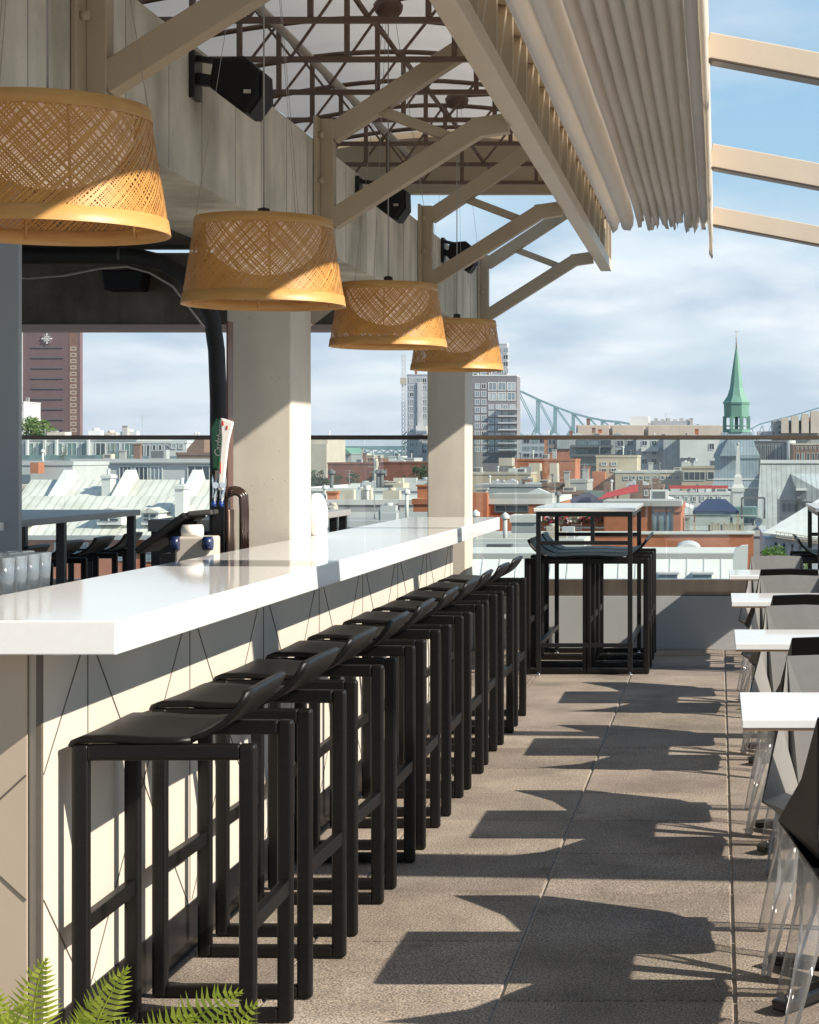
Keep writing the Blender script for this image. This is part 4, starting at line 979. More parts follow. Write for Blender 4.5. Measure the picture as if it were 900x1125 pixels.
# white mansard roofs
def mansard(label, px0, px1, pr, pe, Y, gables=(), chim=(), dorm=(), wall='orange', wins=()):
    x0, x1 = PX(px0, Y), PX(px1, Y); zr = PZ(pr, Y + 5); ze = PZ(pe, Y)
    r = empty('metal_roofed_house', ((x0+x1)/2, Y, GZ), label, 'house'); ORG[r.name] = Vector(((x0+x1)/2*0, 0, GZ)); r.location = (0, Y, GZ); ORG[r.name] = Vector((0, 0, GZ))
    MB().box(x0, x1, .3, 12, GZ, ze - .25).build('wall', C[wall], r)
    MB().prism([(-.1, ze), (5, zr), (10, ze + (zr-ze)*.3), (12.2, ze), (12, ze - .2), (0, ze - .2)], x0, x1, ax='x').build('roof', C['seamroof'], r)
    MB().box(x0, x1, -.25, .1, ze - .28, ze - .03).build('gutter', C['grey'], r)
    def Zs(d): return ze + (zr - ze)*(d + .1)/5.1
    for px_ in gables:
        x = PX(px_, Y); MB().prism([(-.3, ze - .1), (-.2, ze + .4), (4.6, zr + .75), (5.4, zr + .75), (6.4, zr - .3), (10, ze), (0, ze - .1)], x - .28, x + .28, ax='x').build('party_wall', C['white'], r)
    for (pa, pb, pt) in chim:
        xa, xb = PX(pa, Y), PX(pb, Y); d = 2.2
        q = MB().box(xa, xb, d, d + 1.3, Zs(d) - .8, PZ(pt, Y + d)); q.box(xa - .08, xb + .08, d - .08, d + 1.38, PZ(pt, Y + d) - .3, PZ(pt, Y + d) + .001 - .1)
        q.build('chimney', C['white'], r)
        MB().lathe([(.12, 0), (.14, .5), (.001, .5)], ((xa+xb)/2, d + .6, PZ(pt, Y + d) - .1), 8).build('chimney_pot', C['lgrey'], r)
    for (pa, pb, pt, pbm) in dorm:
        xa, xb = PX(pa, Y), PX(pb, Y); zt, zb = PZ(pt, Y), PZ(pbm, Y); xm = (xa+xb)/2; hh = (zt - zb)*.3
        dr = MB().prism([(xa, zb), (xb, zb), (xb, zt - hh), (xa, zt - hh)], .6, 3.6).build('dormer', C['white'], r)
        MB().prism([(xa - .15, zt - hh), (xb + .15, zt - hh), (xm, zt)], .35, 4.4).build('dormer_roof', C['seamroof'], dr)
        q = MB().box(xa + .18, xb - .18, .55, .59, zb + .25, zt - hh - .08, 0); q.box(xm - .05, xm + .05, .52, .549, zb + .25, zt - hh - .08, 1)
        zc = (zb + zt - hh)/2 + .05; q.box(xa + .18, xb - .18, .525, .548, zc - .04, zc + .04, 1)
        q.build('window', [C['win'], C['white']], dr)
    for (pa, pb, pt, pbm) in wins:
        xa, xb = PX(pa, Y), PX(pb, Y); zt, zb = PZ(pt, Y), PZ(pbm, Y); xm = (xa+xb)/2
        q = MB().box(xa, xb, .22, .28, zb, zt, 1); q.box(xa + .12, xm - .04, .17, .219, zb + .12, zt - .12, 0); q.box(xm + .04, xb - .12, .17, .219, zb + .12, zt - .12, 0)
        q.box(xa - .05, xb + .05, .15, .2185, (zb+zt)/2 - .04, (zb+zt)/2 + .04, 1)
        q.build('window', [C['winl'], C['white']], r)
    return r
mansard('rear white metal roofed house row with pointed party walls', 8, 240, 527, 562, 140, gables=(51, 121, 197), chim=((101, 111, 521),), dorm=((42, 58, 551, 566), (70, 86, 551, 566)), wall='beige')
mansard('front white metal roofed brick house row with dormer windows', -40, 250, 545, 588, 118, gables=(), chim=((181, 191, 532),), dorm=((103, 130, 558, 577), (152, 171, 558, 577), (12, 30, 560, 578)), wall='orange',
        wins=((58, 68, 596, 616), (86, 96, 596, 616), (126, 136, 600, 616), (157, 168, 597, 617), (204, 214, 597, 617)))
t = bld('beige_hotel', 'small beige building between the terrace flats and white roofs at far left', 8, 58, 533, 150, 5, 'beige', 'gravel'); grid(t, 27, 52, 537, 550, 3, 1, .4, .8, pane='winl')

# ================= seen between the columns
t = bld('stone_block', 'blocky beige stone building right of the near column', 330, 360, 480, 420, 20, 'beige', 'gravel'); grid(t, 332, 358, 494, 512, 4, 2, .35, .5, pane='win', mull=0, frame='beige')
rbx(t, 'lower_wing', 344, 365, 488, 525, -6, -.01, 'beige')
t = bld('copper_roofed_hall', 'low hall with a green roof beside the bridge deck', 366, 386, 498, 600, 30, 'stone', 'dgrey'); a = rel(t, 363, 499); b_ = rel(t, 387, 492)
MB().prism([(a.x, a.z), (b_.x, a.z), (b_.x - 2.2, b_.z), (a.x + 2.2, b_.z)], -1, 30).build('green_roof', C['copper'], t); grid(t, 368, 384, 499, 506, 4, 1, pane='win', mull=0)
rr_ = random.Random(8)
for k, (pa, pb, pt, cc) in enumerate(((386, 398, 498, 'offwhite'), (398, 412, 500, 'sand'), (404, 418, 503, 'brown'), (427, 438, 501, 'white'), (437, 455, 503, 'lgrey'))):
    t = bld('waterfront_shed', ['pale waterfront shed below the bridge deck', 'sandy waterfront shed below the bridge deck', 'brown waterfront shed before the water', 'white waterfront shed below the crane', 'grey waterfront shed below the tower'][k], pa, pb, pt, 560 - 15*k, 14, cc)
t = bld('brick_warehouse', 'long dark red brick warehouse behind the trees', 360, 416, 508, 350, 20, 'red', 'gravel'); 
t = bld('brick_warehouse', 'dark red brick warehouse right of the curved chimney, windowed', 413, 474, 507, 335, 20, 'red', 'pale_roof'); grid(t, 416, 426, 515, 524, 3, 1, .4, .8, pane='winl', mull=0)
q = MB().tube([P(411, 532, 330), P(412, 520, 330), P(414, 510, 330), P(413, 504, 330)], .35, 8)
tag(q.build('curved_duct', C['beige']), 'curved pale duct between the two brick warehouses', 'duct')
for i, (px_, p0, p1, pw_) in enumerate(((350, 514, 540, 22), (366, 520, 540, 20), (388, 519, 535, 17), (462, 510, 533, 27), (447, 520, 535, 12))):
    tree(['dark green tree just right of the near column', 'dark green tree left of the brick warehouse', 'small green tree before the warehouse wall', 'large green tree left of the far column', 'small green tree beside the large one near the far column'][i], px_, p0, p1, pw_, 300, 0, 900, 'trees before the brick warehouses', seed=20+i)
t = bld('flat_roof_block', 'pale flat roofed block crowded with vents, between the columns', 325, 475, 536, 200, 26, 'lgrey', 'pale_roof', cap='white'); clutter(t, 350, 470, 537, 10, 5, .8)
for px_ in (358, 410, 414): ventpipe(t, px_, 531, 1.0, .22, 3, 'dgrey')
rbx(t, 'roof_cabin', 421, 441, 531, 542, 1, 5, 'beige'); rbx(t, 'cabin_door', 420.5, 430, 533, 542, .8, .99, 'dgrey')
t = bld('grey_flat_block', 'long grey block with a white coping and a round vent hood', 300, 440, 549, 130, 18, 'grey', 'pale_roof', cap='white'); clutter(t, 345, 432, 549, 4, 9, .6)
a = rel(t, 373, 566, -1); q = MB().tube([a, a + Vector((0,0,.5)), a + Vector((-.12,0,.72)), a + Vector((-.45,0,.78))], [.12,.12,.16,.20], 10); q.build('vent_hood', C['beige'], t)
t = bld('pale_side_block', 'white walled block end left of the orange brick stair head', 439, 455, 549, 128, 18, 'offwhite', 'pale_roof')
t = bld('brick_stair_head', 'small orange brick stair head against the far column', 454, 476, 548, 120, 6, 'orange', 'gravel'); 
t = bld('low_front_block', 'low grey roof nearest the rail between the columns', 300, 470, 572, 100, 16, 'lgrey', 'gravel'); clutter(t, 350, 450, 572, 3, 12, .5)

# ================= condominium towers and crane
def condo(t, x0, x1, y0, y1, nx, ny, pane='winl', frame='stone', fx=.78, fy=.66):
    grid(t, x0, x1, y0, y1, nx, ny, fx, fy, pane=pane, frame=frame, fw=.28, mull=1)
t = bld('glass_tower', 'slender glass and concrete tower beside the crane, left of the far column', 447, 478, 411, 620, 16, 'bluewall', 'gravel'); condo(t, 449, 470, 414, 500, 3, 11, 'winl', 'lgrey', .85, .75)
rbx(t, 'stair_strip', 459, 464, 420, 500, -.5, -.12, 'lgrey'); rbx(t, 'balcony', 458, 470, 468, 477, -2, -.6, 'white')
cr_ = empty('tower_crane', (PX(443, 640), 640, GZ), 'thin lattice crane mast beside the glass tower', 'crane')
q = MB(); x0, x1 = PX(441.6, 640), PX(445, 640)
for xx in (x0, x1):
    for yy_ in (640, 641.2): q.bar((xx, yy_, GZ), (xx, yy_, PZ(390, 640)), .14, .14)
z = GZ; k = 0
while z < PZ(392, 640): q.bar((x0, 640, z), (x1, 640, z + 1.4), .1, .1); q.bar((x1, 640, z), (x0, 640, z + 1.4), .1, .1); z += 1.4
q.build('mast', C['lgrey'], cr_)
MB().box(PX(440, 640), PX(447, 640), 639.5, 641.5, PZ(422, 640), PZ(415, 640)).build('climbing_cage', C['beige'], cr_)
q = MB().bar(P(443, 488, 640), P(470, 472, 640), .35, .35); q.bar(P(443, 478, 640), P(452, 470, 640), .3, .3); q.build('jib', C['bridge'], cr_)
t = bld('condo_tower', 'stepped grey condominium tower with large windows right of the far column', 505, 568, 412, 600, 10, 'condo', 'gravel', cap='white')
condo(t, 521, 535, 420, 498, 2, 9, 'winl', 'lgrey', .86, .74); condo(t, 536, 567, 419, 441, 3, 2, 'glow', 'white', .92, .84); condo(t, 536, 567, 443, 498, 4, 7, 'glow', 'lgrey', .84, .76)
for k in range(7): rbx(t, 'balcony', 548, 573, 449 + 7.4*k, 450.6 + 7.4*k, -1.8, -.2, 'lgrey')
t2 = bld('condo_penthouse_tower', 'upper tower block with dark glass rising behind the stepped condominium', 518, 557, 377, 640, 6, 'bluewall', 'gravel', cap='white'); condo(t2, 545, 559, 381, 411, 2, 4, 'winl', 'lgrey', .9, .85); condo(t2, 521, 544, 381, 411, 3, 4, 'winl', 'lgrey', .9, .8)
t = bld('condo_low_wing', 'dark glass low wing at the foot of the condominium tower', 571, 613, 478, 560, 20, 'bluewall', 'gravel'); grid(t, 574, 610, 481, 504, 4, 3, .82, .6, pane='win', frame='lgrey', mull=1)

# ================= bridge
br_ = empty('cantilever_bridge', (PX(640, 1900), 1900, GZ), 'pale green steel cantilever bridge spanning the river behind the roofs', 'bridge')
q = MB(); YB = 1900
top = [(480, 436), (520, 432), (545, 428), (560, 427), (572, 430), (590, 438.5), (609, 446.5), (629, 454), (648, 459), (664, 462), (680, 463.5), (700, 467), (730, 476), (760, 486)]
tpts = [P(a, b_, YB) for a, b_ in top]
for i in range(len(tpts)-1):
    for dyy in (0, 22): q.bar(tpts[i] + Vector((0,dyy,0)), tpts[i+1] + Vector((0,dyy,0)), 1.5, 1.9)
def topy(px):
    for (a, b_), (c_, d_) in zip(top, top[1:]):
        if a <= px <= c_: return b_ + (d_-b_)*(px-a)/(c_-a)
    return 486
xs_ = [545, 568, 590, 609, 629, 646, 661, 676, 692, 708, 724, 740]
for i, xx in enumerate(xs_):
    for dyy in (0, 22):
        q.bar(P(xx, topy(xx), YB) + Vector((0,dyy,0)), P(xx, 476, YB) + Vector((0,dyy,0)), 1.7, 1.7)
        q.bar(P(xx, 468, YB) + Vector((0,dyy,0)), P(xx - 11, 487, YB) + Vector((0,dyy,0)), 1.6, 1.6)
        if i: q.bar(P(xs_[i-1], topy(xs_[i-1]), YB) + Vector((0,dyy,0)), P(xx, 474, YB) + Vector((0,dyy,0)), .9, .9)
        if i: q.bar(P(xs_[i-1], 474, YB) + Vector((0,dyy,0)), P(xx-8, 486, YB) + Vector((0,dyy,0)), .7, .7)
q.build('truss', C['bridge'], br_)
d_ = MB().box(PX(-300, YB), PX(1200, YB), YB - 2, YB + 24, PZ(494, YB), PZ(490, YB))
for k in range(50):
    px_ = 345 + k*9; d_.bar(P(px_, 494, YB), P(px_ + 4.5, 497.5, YB), .8, .8); d_.bar(P(px_ + 4.5, 497.5, YB), P(px_ + 9, 494, YB), .8, .8)
d_.box(PX(345, YB), PX(790, YB), YB - 1, YB + 1, PZ(498.3, YB), PZ(497.3, YB))
d_.build('deck', C['bridge'], br_)
pq_ = MB()
for px_ in (369, 472, 560, 700, 905): pq_.box(PX(px_-2.5, YB), PX(px_+2.5, YB), YB, YB + 20, GZ, PZ(497, YB))
pq_.box(PX(366, YB), PX(372, YB), YB-2, YB + 22, PZ(490, YB), PZ(483, YB)); pq_.build('pier', C['stone'], br_)
q = MB(); rt = [(820, 474), (835, 466), (850, 462), (870, 457), (900, 448), (940, 440)]
for (a, b_), (c_, e_) in zip(rt, rt[1:]): q.bar(P(a, b_, YB), P(c_, e_, YB), 1.3, 1.3); q.bar(P(a, b_ + 9, YB), P(c_, e_ + 12, YB), 1.0, 1.0)
for xx in range(826, 940, 11):
    yy_ = 470 - (xx-826)*.26; q.bar(P(xx, yy_, YB), P(xx + 5, yy_ + 14, YB), .8, .8); q.bar(P(xx + 11, yy_ - 2, YB), P(xx + 5, yy_ + 14, YB), .8, .8)
q.build('far_truss', C['bridge'], br_)

# ================= centre right rows
t = bld('gallery_block', 'long low block with stepped pale top storey behind the steeple', 633, 790, 467, 420, 24, 'offwhite', 'gravel', cap='beige')
for a_, b2 in ((636, 672), (674, 710), (713, 796)): rbx(t, 'clerestory', a_, b2 - 2, 468, 479, -3, -.1, 'beige')
rbx(t, 'plant_room', 691, 712, 457, 468, 4, 12, 'white'); rbx(t, 'plant_grille', 714, 760, 462, 468, 4, 10, 'grey')
for k in range(6): rbx(t, 'roof_unit', 718 + 7*k, 722 + 7*k, 459 + (k%2), 463, 5, 8, 'stone')
grid(t, 700, 790, 483, 500, 9, 2, .5, .5, pane='winl', frame='offwhite')
t = bld('balcony_flats', 'dark grey flats with glazed balconies left of the gallery block', 626, 700, 478, 380, 16, 'grey', 'gravel')
grid(t, 633, 672, 482, 500, 3, 2, .9, .7, pane='gwin', frame='dgrey', mull=3); grid(t, 676, 698, 482, 512, 2, 3, .7, .7, pane='win', frame='white', mull=1)
for k in range(3): rbx(t, 'balcony', 628, 674, 489 + 10*k, 491.5 + 10*k, -2.2, -.1, 'dgrey')
t = bld('white_flats', 'pale grey flats with one balcony, left of the blank wall', 699, 730, 479, 372, 16, 'lgrey', 'gravel'); grid(t, 703, 724, 482, 512, 2, 3, .6, .6, pane='win', frame='white'); rbx(t, 'balcony', 705, 724, 491, 496, -1.8, -.1, 'white')
t = bld('bevelled_block', 'grey walled block with a shaded side left of the steeple', 729, 749, 479, 366, 20, 'panel', 'gravel', rz=0)
t = bld('blank_white_block', 'large blank white wall just left of the church tower', 747, 800, 480, 360, 18, 'white', 'gravel'); win(t, 779, 785, 487, 494, mull=1); rbx(t, 'dark_doorway', 748, 764, 503, 512, -.2, -.01, 'dgrey')
t = bld('brick_glass_block', 'orange brick and glass block at the foot of the condominium wing', 598, 628, 479, 400, 14, 'orange', 'gravel'); grid(t, 601, 612, 482, 498, 1, 2, .8, .8, pane='win', frame='lgrey'); rbx(t, 'grey_storey', 612, 628, 479, 493, -.3, -.01, 'panel'); grid(t, 614, 624, 508, 516, 1, 1, pane='win', mull=2)
t = bld('brick_row', 'low orange brick row behind the pair of pale stacks', 566, 632, 504, 330, 12, 'orange', 'gravel'); 
for pa, pb in ((577, 597), (600, 616)):
    xa, xb = PX(pa, 310), PX(pb, 310); z0, z1 = PZ(532, 310), PZ(509, 310)
    o = MB().prism([(xa, GZ), (xb, GZ), (xb - .6, z1), (xa + .6, z1)], 310, 314).build('pale_stack', C['beige']); tag(o, 'broad pale ventilation stack, ' + ('the wider left one' if pa < 590 else 'the narrower right one') + ' of the pair before the orange brick row', 'stack', 'pale tapered stacks')
t = bld('sand_flats', 'sand coloured flats with recessed balcony left of the church', 655, 700, 500, 300, 14, 'sand', 'gravel'); grid(t, 658, 680, 506, 520, 2, 2, .6, .6, pane='win'); rbx(t, 'brick_wing', 652, 666, 518, 545, -3, -.01, 'orange')
t = bld('cream_flats', 'long cream flats with small square windows', 676, 752, 517, 290, 14, 'sand', 'pale_roof', cap='offwhite'); grid(t, 684, 748, 522, 528, 8, 1, .7, .8, pane='win', mull=2); grid(t, 700, 745, 534, 541, 5, 1, .5, .9, pane='winl')
t = bld('balcony_house', 'sand house with a wide recessed balcony just left of the church tower', 749, 795, 512, 280, 12, 'sand', 'gravel'); win(t, 751, 775, 518, 528, pane='win', mull=3, frame='offwhite'); win(t, 777, 785, 518, 527, mull=0); clutter(t, 752, 775, 512, 5, 31, .6)
t = bld('beige_office', 'beige blank parapet building with a grey roof, right of the far column', 516, 583, 519, 300, 16, 'sand', 'dark_roof', cap='beige'); clutter(t, 540, 575, 519, 4, 33, .8)
rbx(t, 'roof_cabin', 540, 555, 503, 512, 10, 14, 'beige')
t = bld('skylight_hall', 'hall with white tilted skylights on a grey roof', 522, 602, 532, 240, 22, 'grey', 'dark_roof')
for k in range(2): a = rel(t, 541 + 32*k, 537 - k, 2); MB().prism([(a.x, a.z), (a.x + 3.2, a.z), (a.x + 3.0, a.z + .5), (a.x + .3, a.z + .7)], 2, 3.6).build('skylight', C['white'], t)
rbx(t, 'brick_chimney', 572, 580, 527, 534, 3, 5, 'brown'); clutter(t, 530, 600, 533, 5, 35, .6)
t = bld('stone_gable_house', 'old brown brick gabled house between the stacks and the red awning', 596, 625, 531, 230, 10, 'brown', 'dark_roof'); t = bld('grey_stone_house', 'grey rubble stone house right of the brown gabled one', 624, 645, 527, 225, 10, 'stone', 'gravel')
rbx(t, 'pale_quoin', 621, 626, 528, 560, -.3, .3, 'beige')
t = bld('green_roof_house', 'house with dull green and violet sloping roofs before the awning', 600, 675, 540, 210, 9, 'brown', 'dark_roof')
a = rel(t, 603, 556); b_ = rel(t, 640, 543); MB().prism([(a.x, a.z), (b_.x + 3.6, a.z), (b_.x + 1, b_.z + .3), (a.x + 1.5, a.z + .6)], -3, -.1).build('violet_roof', cmat('violet_slate', (.10,.10,.16)), t)
a = rel(t, 637, 553); b_ = rel(t, 668, 540); MB().prism([(a.x, a.z), (b_.x, a.z), (b_.x, b_.z), (a.x + .8, b_.z + .1)], -2.2, -.09).build('green_roof', cmat('dull_green_roof', (.12,.20,.17)), t)
for i, (pa, pb, pt, l_) in enumerate(((663, 671, 529, 'left of the red awning'), (699, 706, 528, 'right of the red awning'), (716, 724, 525, 'beside the cream flats'))):
    o = MB().box(PX(pa, 205), PX(pb, 205), 205, 206.2, GZ, PZ(pt, 205)).build('brick_chimney', C['brown']); tag(o, 'tall brown brick chimney ' + l_, 'chimney', 'brown brick chimneys')
t = bld('red_brick_house', 'red brick house with white windows right of the red awning', 692, 728, 533, 215, 8, 'brown', 'gravel'); grid(t, 706, 722, 537, 546, 2, 1, .6, .8, pane='winl')
rv = []; 
aw2 = MB().add([P(656, 549, 198), P(668, 541, 200), P(701, 532, 200), P(701, 540, 198), P(676, 545, 198)], [(0,1,2,3,4)]); tag(aw2.build('red_awning', C['redtrim'], solid=.05), 'bright red tilted awning among brown chimneys', 'awning')
t = bld('red_roof_block', 'pale block with a red fascia strip left of the church tower', 722, 802, 541, 250, 8, 'offwhite', 'pale_roof'); rbx(t, 'red_fascia', 735, 800, 533.5, 537, 1, 1.3, 'redtrim'); clutter(t, 735, 795, 541, 9, 41, .6); grid(t, 740, 795, 544, 552, 6, 1, .5, .8, pane='winl')
q = MB().prism([(PX(726, 190), PZ(560, 190)), (PX(726, 190), PZ(545, 190)), (PX(770, 190), PZ(562, 190)), (PX(770, 190), PZ(566, 190))], 190, 200); tag(q.build('sloping_parapet', C['white']), 'white sloping parapet of a roof behind the brick corner house', 'parapet')

# ================= church
C['church_panel'] = ribmat('blue_grey_zinc_panel', (.29,.355,.395), (.20,.25,.285), .7)
YC = 270
chh = empty('church', (PX(810, YC), YC, GZ), 'grey metal clad church tower with a green copper lantern spire', 'church')
def cP(px, py, d=0): return Vector((PX(px, YC), YC + d, PZ(py, YC)))
cx = PX(809.5, YC); cy = YC + 4
def octo(mb, prof, n=8, rot=math.pi/8):
    pts = []
    for r_, py in prof:
        rr = r_*YC/F
        for j in range(n): a = rot + 2*math.pi*j/n; pts.append((cx + rr*math.cos(a), cy + rr*math.sin(a), PZ(py, YC)))
    mb.add(pts, [(i*n+j, i*n+(j+1)%n, (i+1)*n+(j+1)%n, (i+1)*n+j) for i in range(len(prof)-1) for j in range(n)] + [tuple(range(n))[::-1], tuple(range((len(prof)-1)*n, len(prof)*n))])
q = MB(); octo(q, [(16.5, 441.5), (15.5, 440.5), (11, 434), (8, 425), (6.2, 412), (4.3, 400), (2.8, 390), (1.2, 381)]); q.build('spire', C['copper'], chh)
q = MB(); octo(q, [(14.8, 457), (15.3, 441.7)]); octo(q, [(16.2, 443), (16.2, 441.2)]); octo(q, [(16.5, 474.5), (16.5, 471)])
for j in range(8):
    a = math.pi/8 + 2*math.pi*j/8; rr = 14.3*YC/F; x_, y_ = cx + rr*math.cos(a), cy + rr*math.sin(a)
    q.box(x_ - .26, x_ + .26, y_ - .26, y_ + .26, PZ(471.2, YC), PZ(456.8, YC))
    a2 = math.pi/8 + 2*math.pi*(j+1)/8; x2, y2 = cx + rr*math.cos(a2), cy + rr*math.sin(a2)
    for s_ in range(5):                       # arches
        t0, t1 = s_/5, (s_+1)/5; h_ = 1 - math.sin(math.pi*(t0+t1)/2)
        p0 = Vector((x_ + (x2-x_)*t0, y_ + (y2-y_)*t0, 0)); p1 = Vector((x_ + (x2-x_)*t1, y_ + (y2-y_)*t1, 0))
        zt_ = PZ(456.9, YC); zb_2 = PZ(456.9 + .6 + 4*h_, YC); q.bar(p0 + Vector((0,0,(zt_+zb_2)/2)), p1 + Vector((0,0,(zt_+zb_2)/2)), .22, zt_ - zb_2)
    q.bar((x_, y_, PZ(467.5, YC)), (x2, y2, PZ(467.5, YC)), .12, .14)
q.tube([(cx, cy, PZ(471, YC)), (cx, cy, PZ(457, YC))], .25, 8)
q.build('lantern', C['copper'], chh)
q = MB().tube([(cx, cy, PZ(382, YC)), (cx, cy, PZ(360, YC))], [.16, .05], 6); q.lathe([(.01, -.2), (.16, 0), (.01, .2)], (cx, cy, PZ(370, YC)), 8); q.bar((cx - .35, cy, PZ(362.5, YC)), (cx + .35, cy, PZ(362.5, YC)), .08, .08)
q.build('finial', C['stone'], chh)
q = MB()
def sq(prof, mb, n=4):
    pts = []
    for hx_, py in prof:
        rr = hx_*YC/F
        for sx, sy in ((-1,-1),(1,-1),(1,1),(-1,1)): pts.append((cx + sx*rr, cy + sy*rr*.8, PZ(py, YC)))
    mb.add(pts, [(i*4+j, i*4+(j+1)%4, (i+1)*4+(j+1)%4, (i+1)*4+j) for i in range(len(prof)-1) for j in range(4)] + [(3,2,1,0), tuple(range((len(prof)-1)*4, len(prof)*4))])
sq([(28, 535), (25, 528), (24.5, 526)], q); sq([(24.5, 526), (24, 503)], q); sq([(25.5, 503.5), (25.5, 500), (21, 491), (18.5, 482), (17.5, 474.7)], q)
q.build('tower_body', C['church_panel'], chh)
q = MB(); sq([(30, 575), (27, 536)], q); q.build('tower_base', C['slate'], chh)
q = MB(); sq([(29, 537), (29, 535.2)], q); sq([(26, 527.5), (26, 525.8)], q); q.build('cornice', C['white'], chh)
# small ogee gable on the tower skirt
q = MB().prism([(PX(791, YC), PZ(501, YC)), (PX(812, YC), PZ(501, YC)), (PX(808, YC), PZ(492, YC)), (PX(801.5, YC), PZ(480, YC)), (PX(795, YC), PZ(492, YC))], cy - 3.4, cy - 1); q.build('skirt_gable', C['church_panel'], chh)
# nave roof
q = MB(); z0, z1 = PZ(598, YC-6), PZ(508, YC); xa, xb = PX(836, YC), PX(1010, YC)
q.add([(xa - 1, YC - 9, z0), (xb, YC - 9, z0), (xb, YC + 3, z1), (xa, YC + 3, z1), (xa - 1, YC + 15, z0), (xb, YC + 15, z0)], [(0,1,2,3), (3,2,5,4), (0,3,4), (1,5,2), (0,4,5,1)])
q.build('nave_roof', C['slate'], chh)
MB().box(PX(838, YC-5), xb, YC - 8, YC + 14, GZ, z0 - .01).build('nave_wall', C['stone'], chh)
MB().box(xa, xb, YC + 2.5, YC + 3.5, z1 - .15, z1 + .35).build('ridge', C['white'], chh)
# transept dormer on the roof
q = MB().prism([(PX(857, 225), PZ(549, 225)), (PX(915, 225), PZ(549, 225)), (PX(915, 225), PZ(522, 225)), (PX(872, 225), PZ(521, 225))], 225, 240)
tq = empty('grey_gabled_house', (PX(880, 225), 225, GZ), 'grey metal roofed house with a gable in front of the church nave', 'house')
MB().prism([(PX(856, 225), PZ(549, 225)), (PX(878, 225), PZ(549, 225)), (PX(868, 225), PZ(521.5, 225))], 225, 226).build('gable', C['grey'], tq)
q = MB().add([P(868, 521, 224.5), P(867, 549, 224.5), P(868, 521, 224.4), P(930, 521, 236), P(930, 556, 224.4), P(880, 551, 224.4)], [(2,3,4,5)]); q.build('roof', C['seamgrey'], tq, solid=.2)
MB().box(PX(857, 225), PX(915, 225), 225.4, 236, GZ, PZ(549.5, 225)).build('wall', C['stone'], tq)
MB().box(PX(876, 222), PX(886, 222), 222.5, 226, PZ(548, 222), PZ(539, 222)).build('dormer', C['dgrey'], tq)
MB().box(PX(875, 222), PX(887, 222), 222.2, 226.5, PZ(539, 222), PZ(537.2, 222)).build('dormer_roof', C['white'], tq)
for pa in (860, 866, 872): MB().box(PX(pa, 225), PX(pa+3, 225), 225.1, 225.35, PZ(562, 225), PZ(553, 225)).build('window', C['win'], tq)
# white pinnacle
pn_ = empty('pinnacle', (PX(811, 215), 215, GZ), 'slim white stone pinnacle in front of the church tower', 'pinnacle')
q = MB(); sc_ = 215/F
def pq4(prof, mb):
    pts = []
    for hx_, py in prof:
        for sx, sy in ((-1,-1),(1,-1),(1,1),(-1,1)): pts.append((PX(811, 215) + sx*hx_*sc_, 215 + sy*hx_*sc_, PZ(py, 215)))
    mb.add(pts, [(i*4+j, i*4+(j+1)%4, (i+1)*4+(j+1)%4, (i+1)*4+j) for i in range(len(prof)-1) for j in range(4)] + [(3,2,1,0), tuple(range((len(prof)-1)*4, len(prof)*4))])
pq4([(7, 540), (7, 536), (5, 532), (4, 524), (2.6, 521), (2.2, 505), (1.2, 492), (.4, 488)], q); q.build('shaft', C['offwhite'], pn_)
q = MB(); sc_ = 215/F; pq4([(6, 700), (6, 541)], q); q.build('base', C['offwhite'], pn_); MB().lathe([(.01,-.25),(.2,0),(.01,.25)], (PX(811,215), 215, PZ(488,215)), 8).build('ball', C['stone'], pn_)

# ================= right far
t = bld('concrete_hotel', 'stepped concrete building with box bays at the right skyline', 850, 930, 462, 520, 24, 'stone', 'gravel')
for a_, b2, c_ in ((858, 866, 459), (869, 877, 457), (880, 888, 455), (890, 900, 452)): rbx(t, 'bay', a_, b2, c_, 476, -4, -.05, 'beige')
grid(t, 853, 898, 466, 478, 6, 2, .4, .5, pane='win', frame='stone', mull=0); rbx(t, 'tank', 832, 849, 474, 482, -2, 6, 'grey')
t = bld('dark_glass_office', 'dark glass office with vertical fins behind the church roof', 828, 874, 484, 420, 16, 'dgrey', 'gravel'); grid(t, 830, 871, 488, 506, 10, 1, .6, .9, pane='win', frame='grey', mull=0)
MB().tube([Vector(((869 - 851)*420/F, -1, GZ)), Vector(((869-851)*420/F, -1, PZ(484, 420)))], 1.0, 12).build('pale_stack', C['offwhite'], t)
t = bld('arched_brick_office', 'brown brick building with a row of arched windows at the right edge', 871, 960, 487, 400, 16, 'brown', 'gravel', cap='beige'); grid(t, 874, 902, 497, 507, 5, 1, .6, .9, pane='win', frame='beige', mull=0); grid(t, 874, 902, 490, 494, 6, 1, .5, .8, pane='win', frame='beige', mull=0)
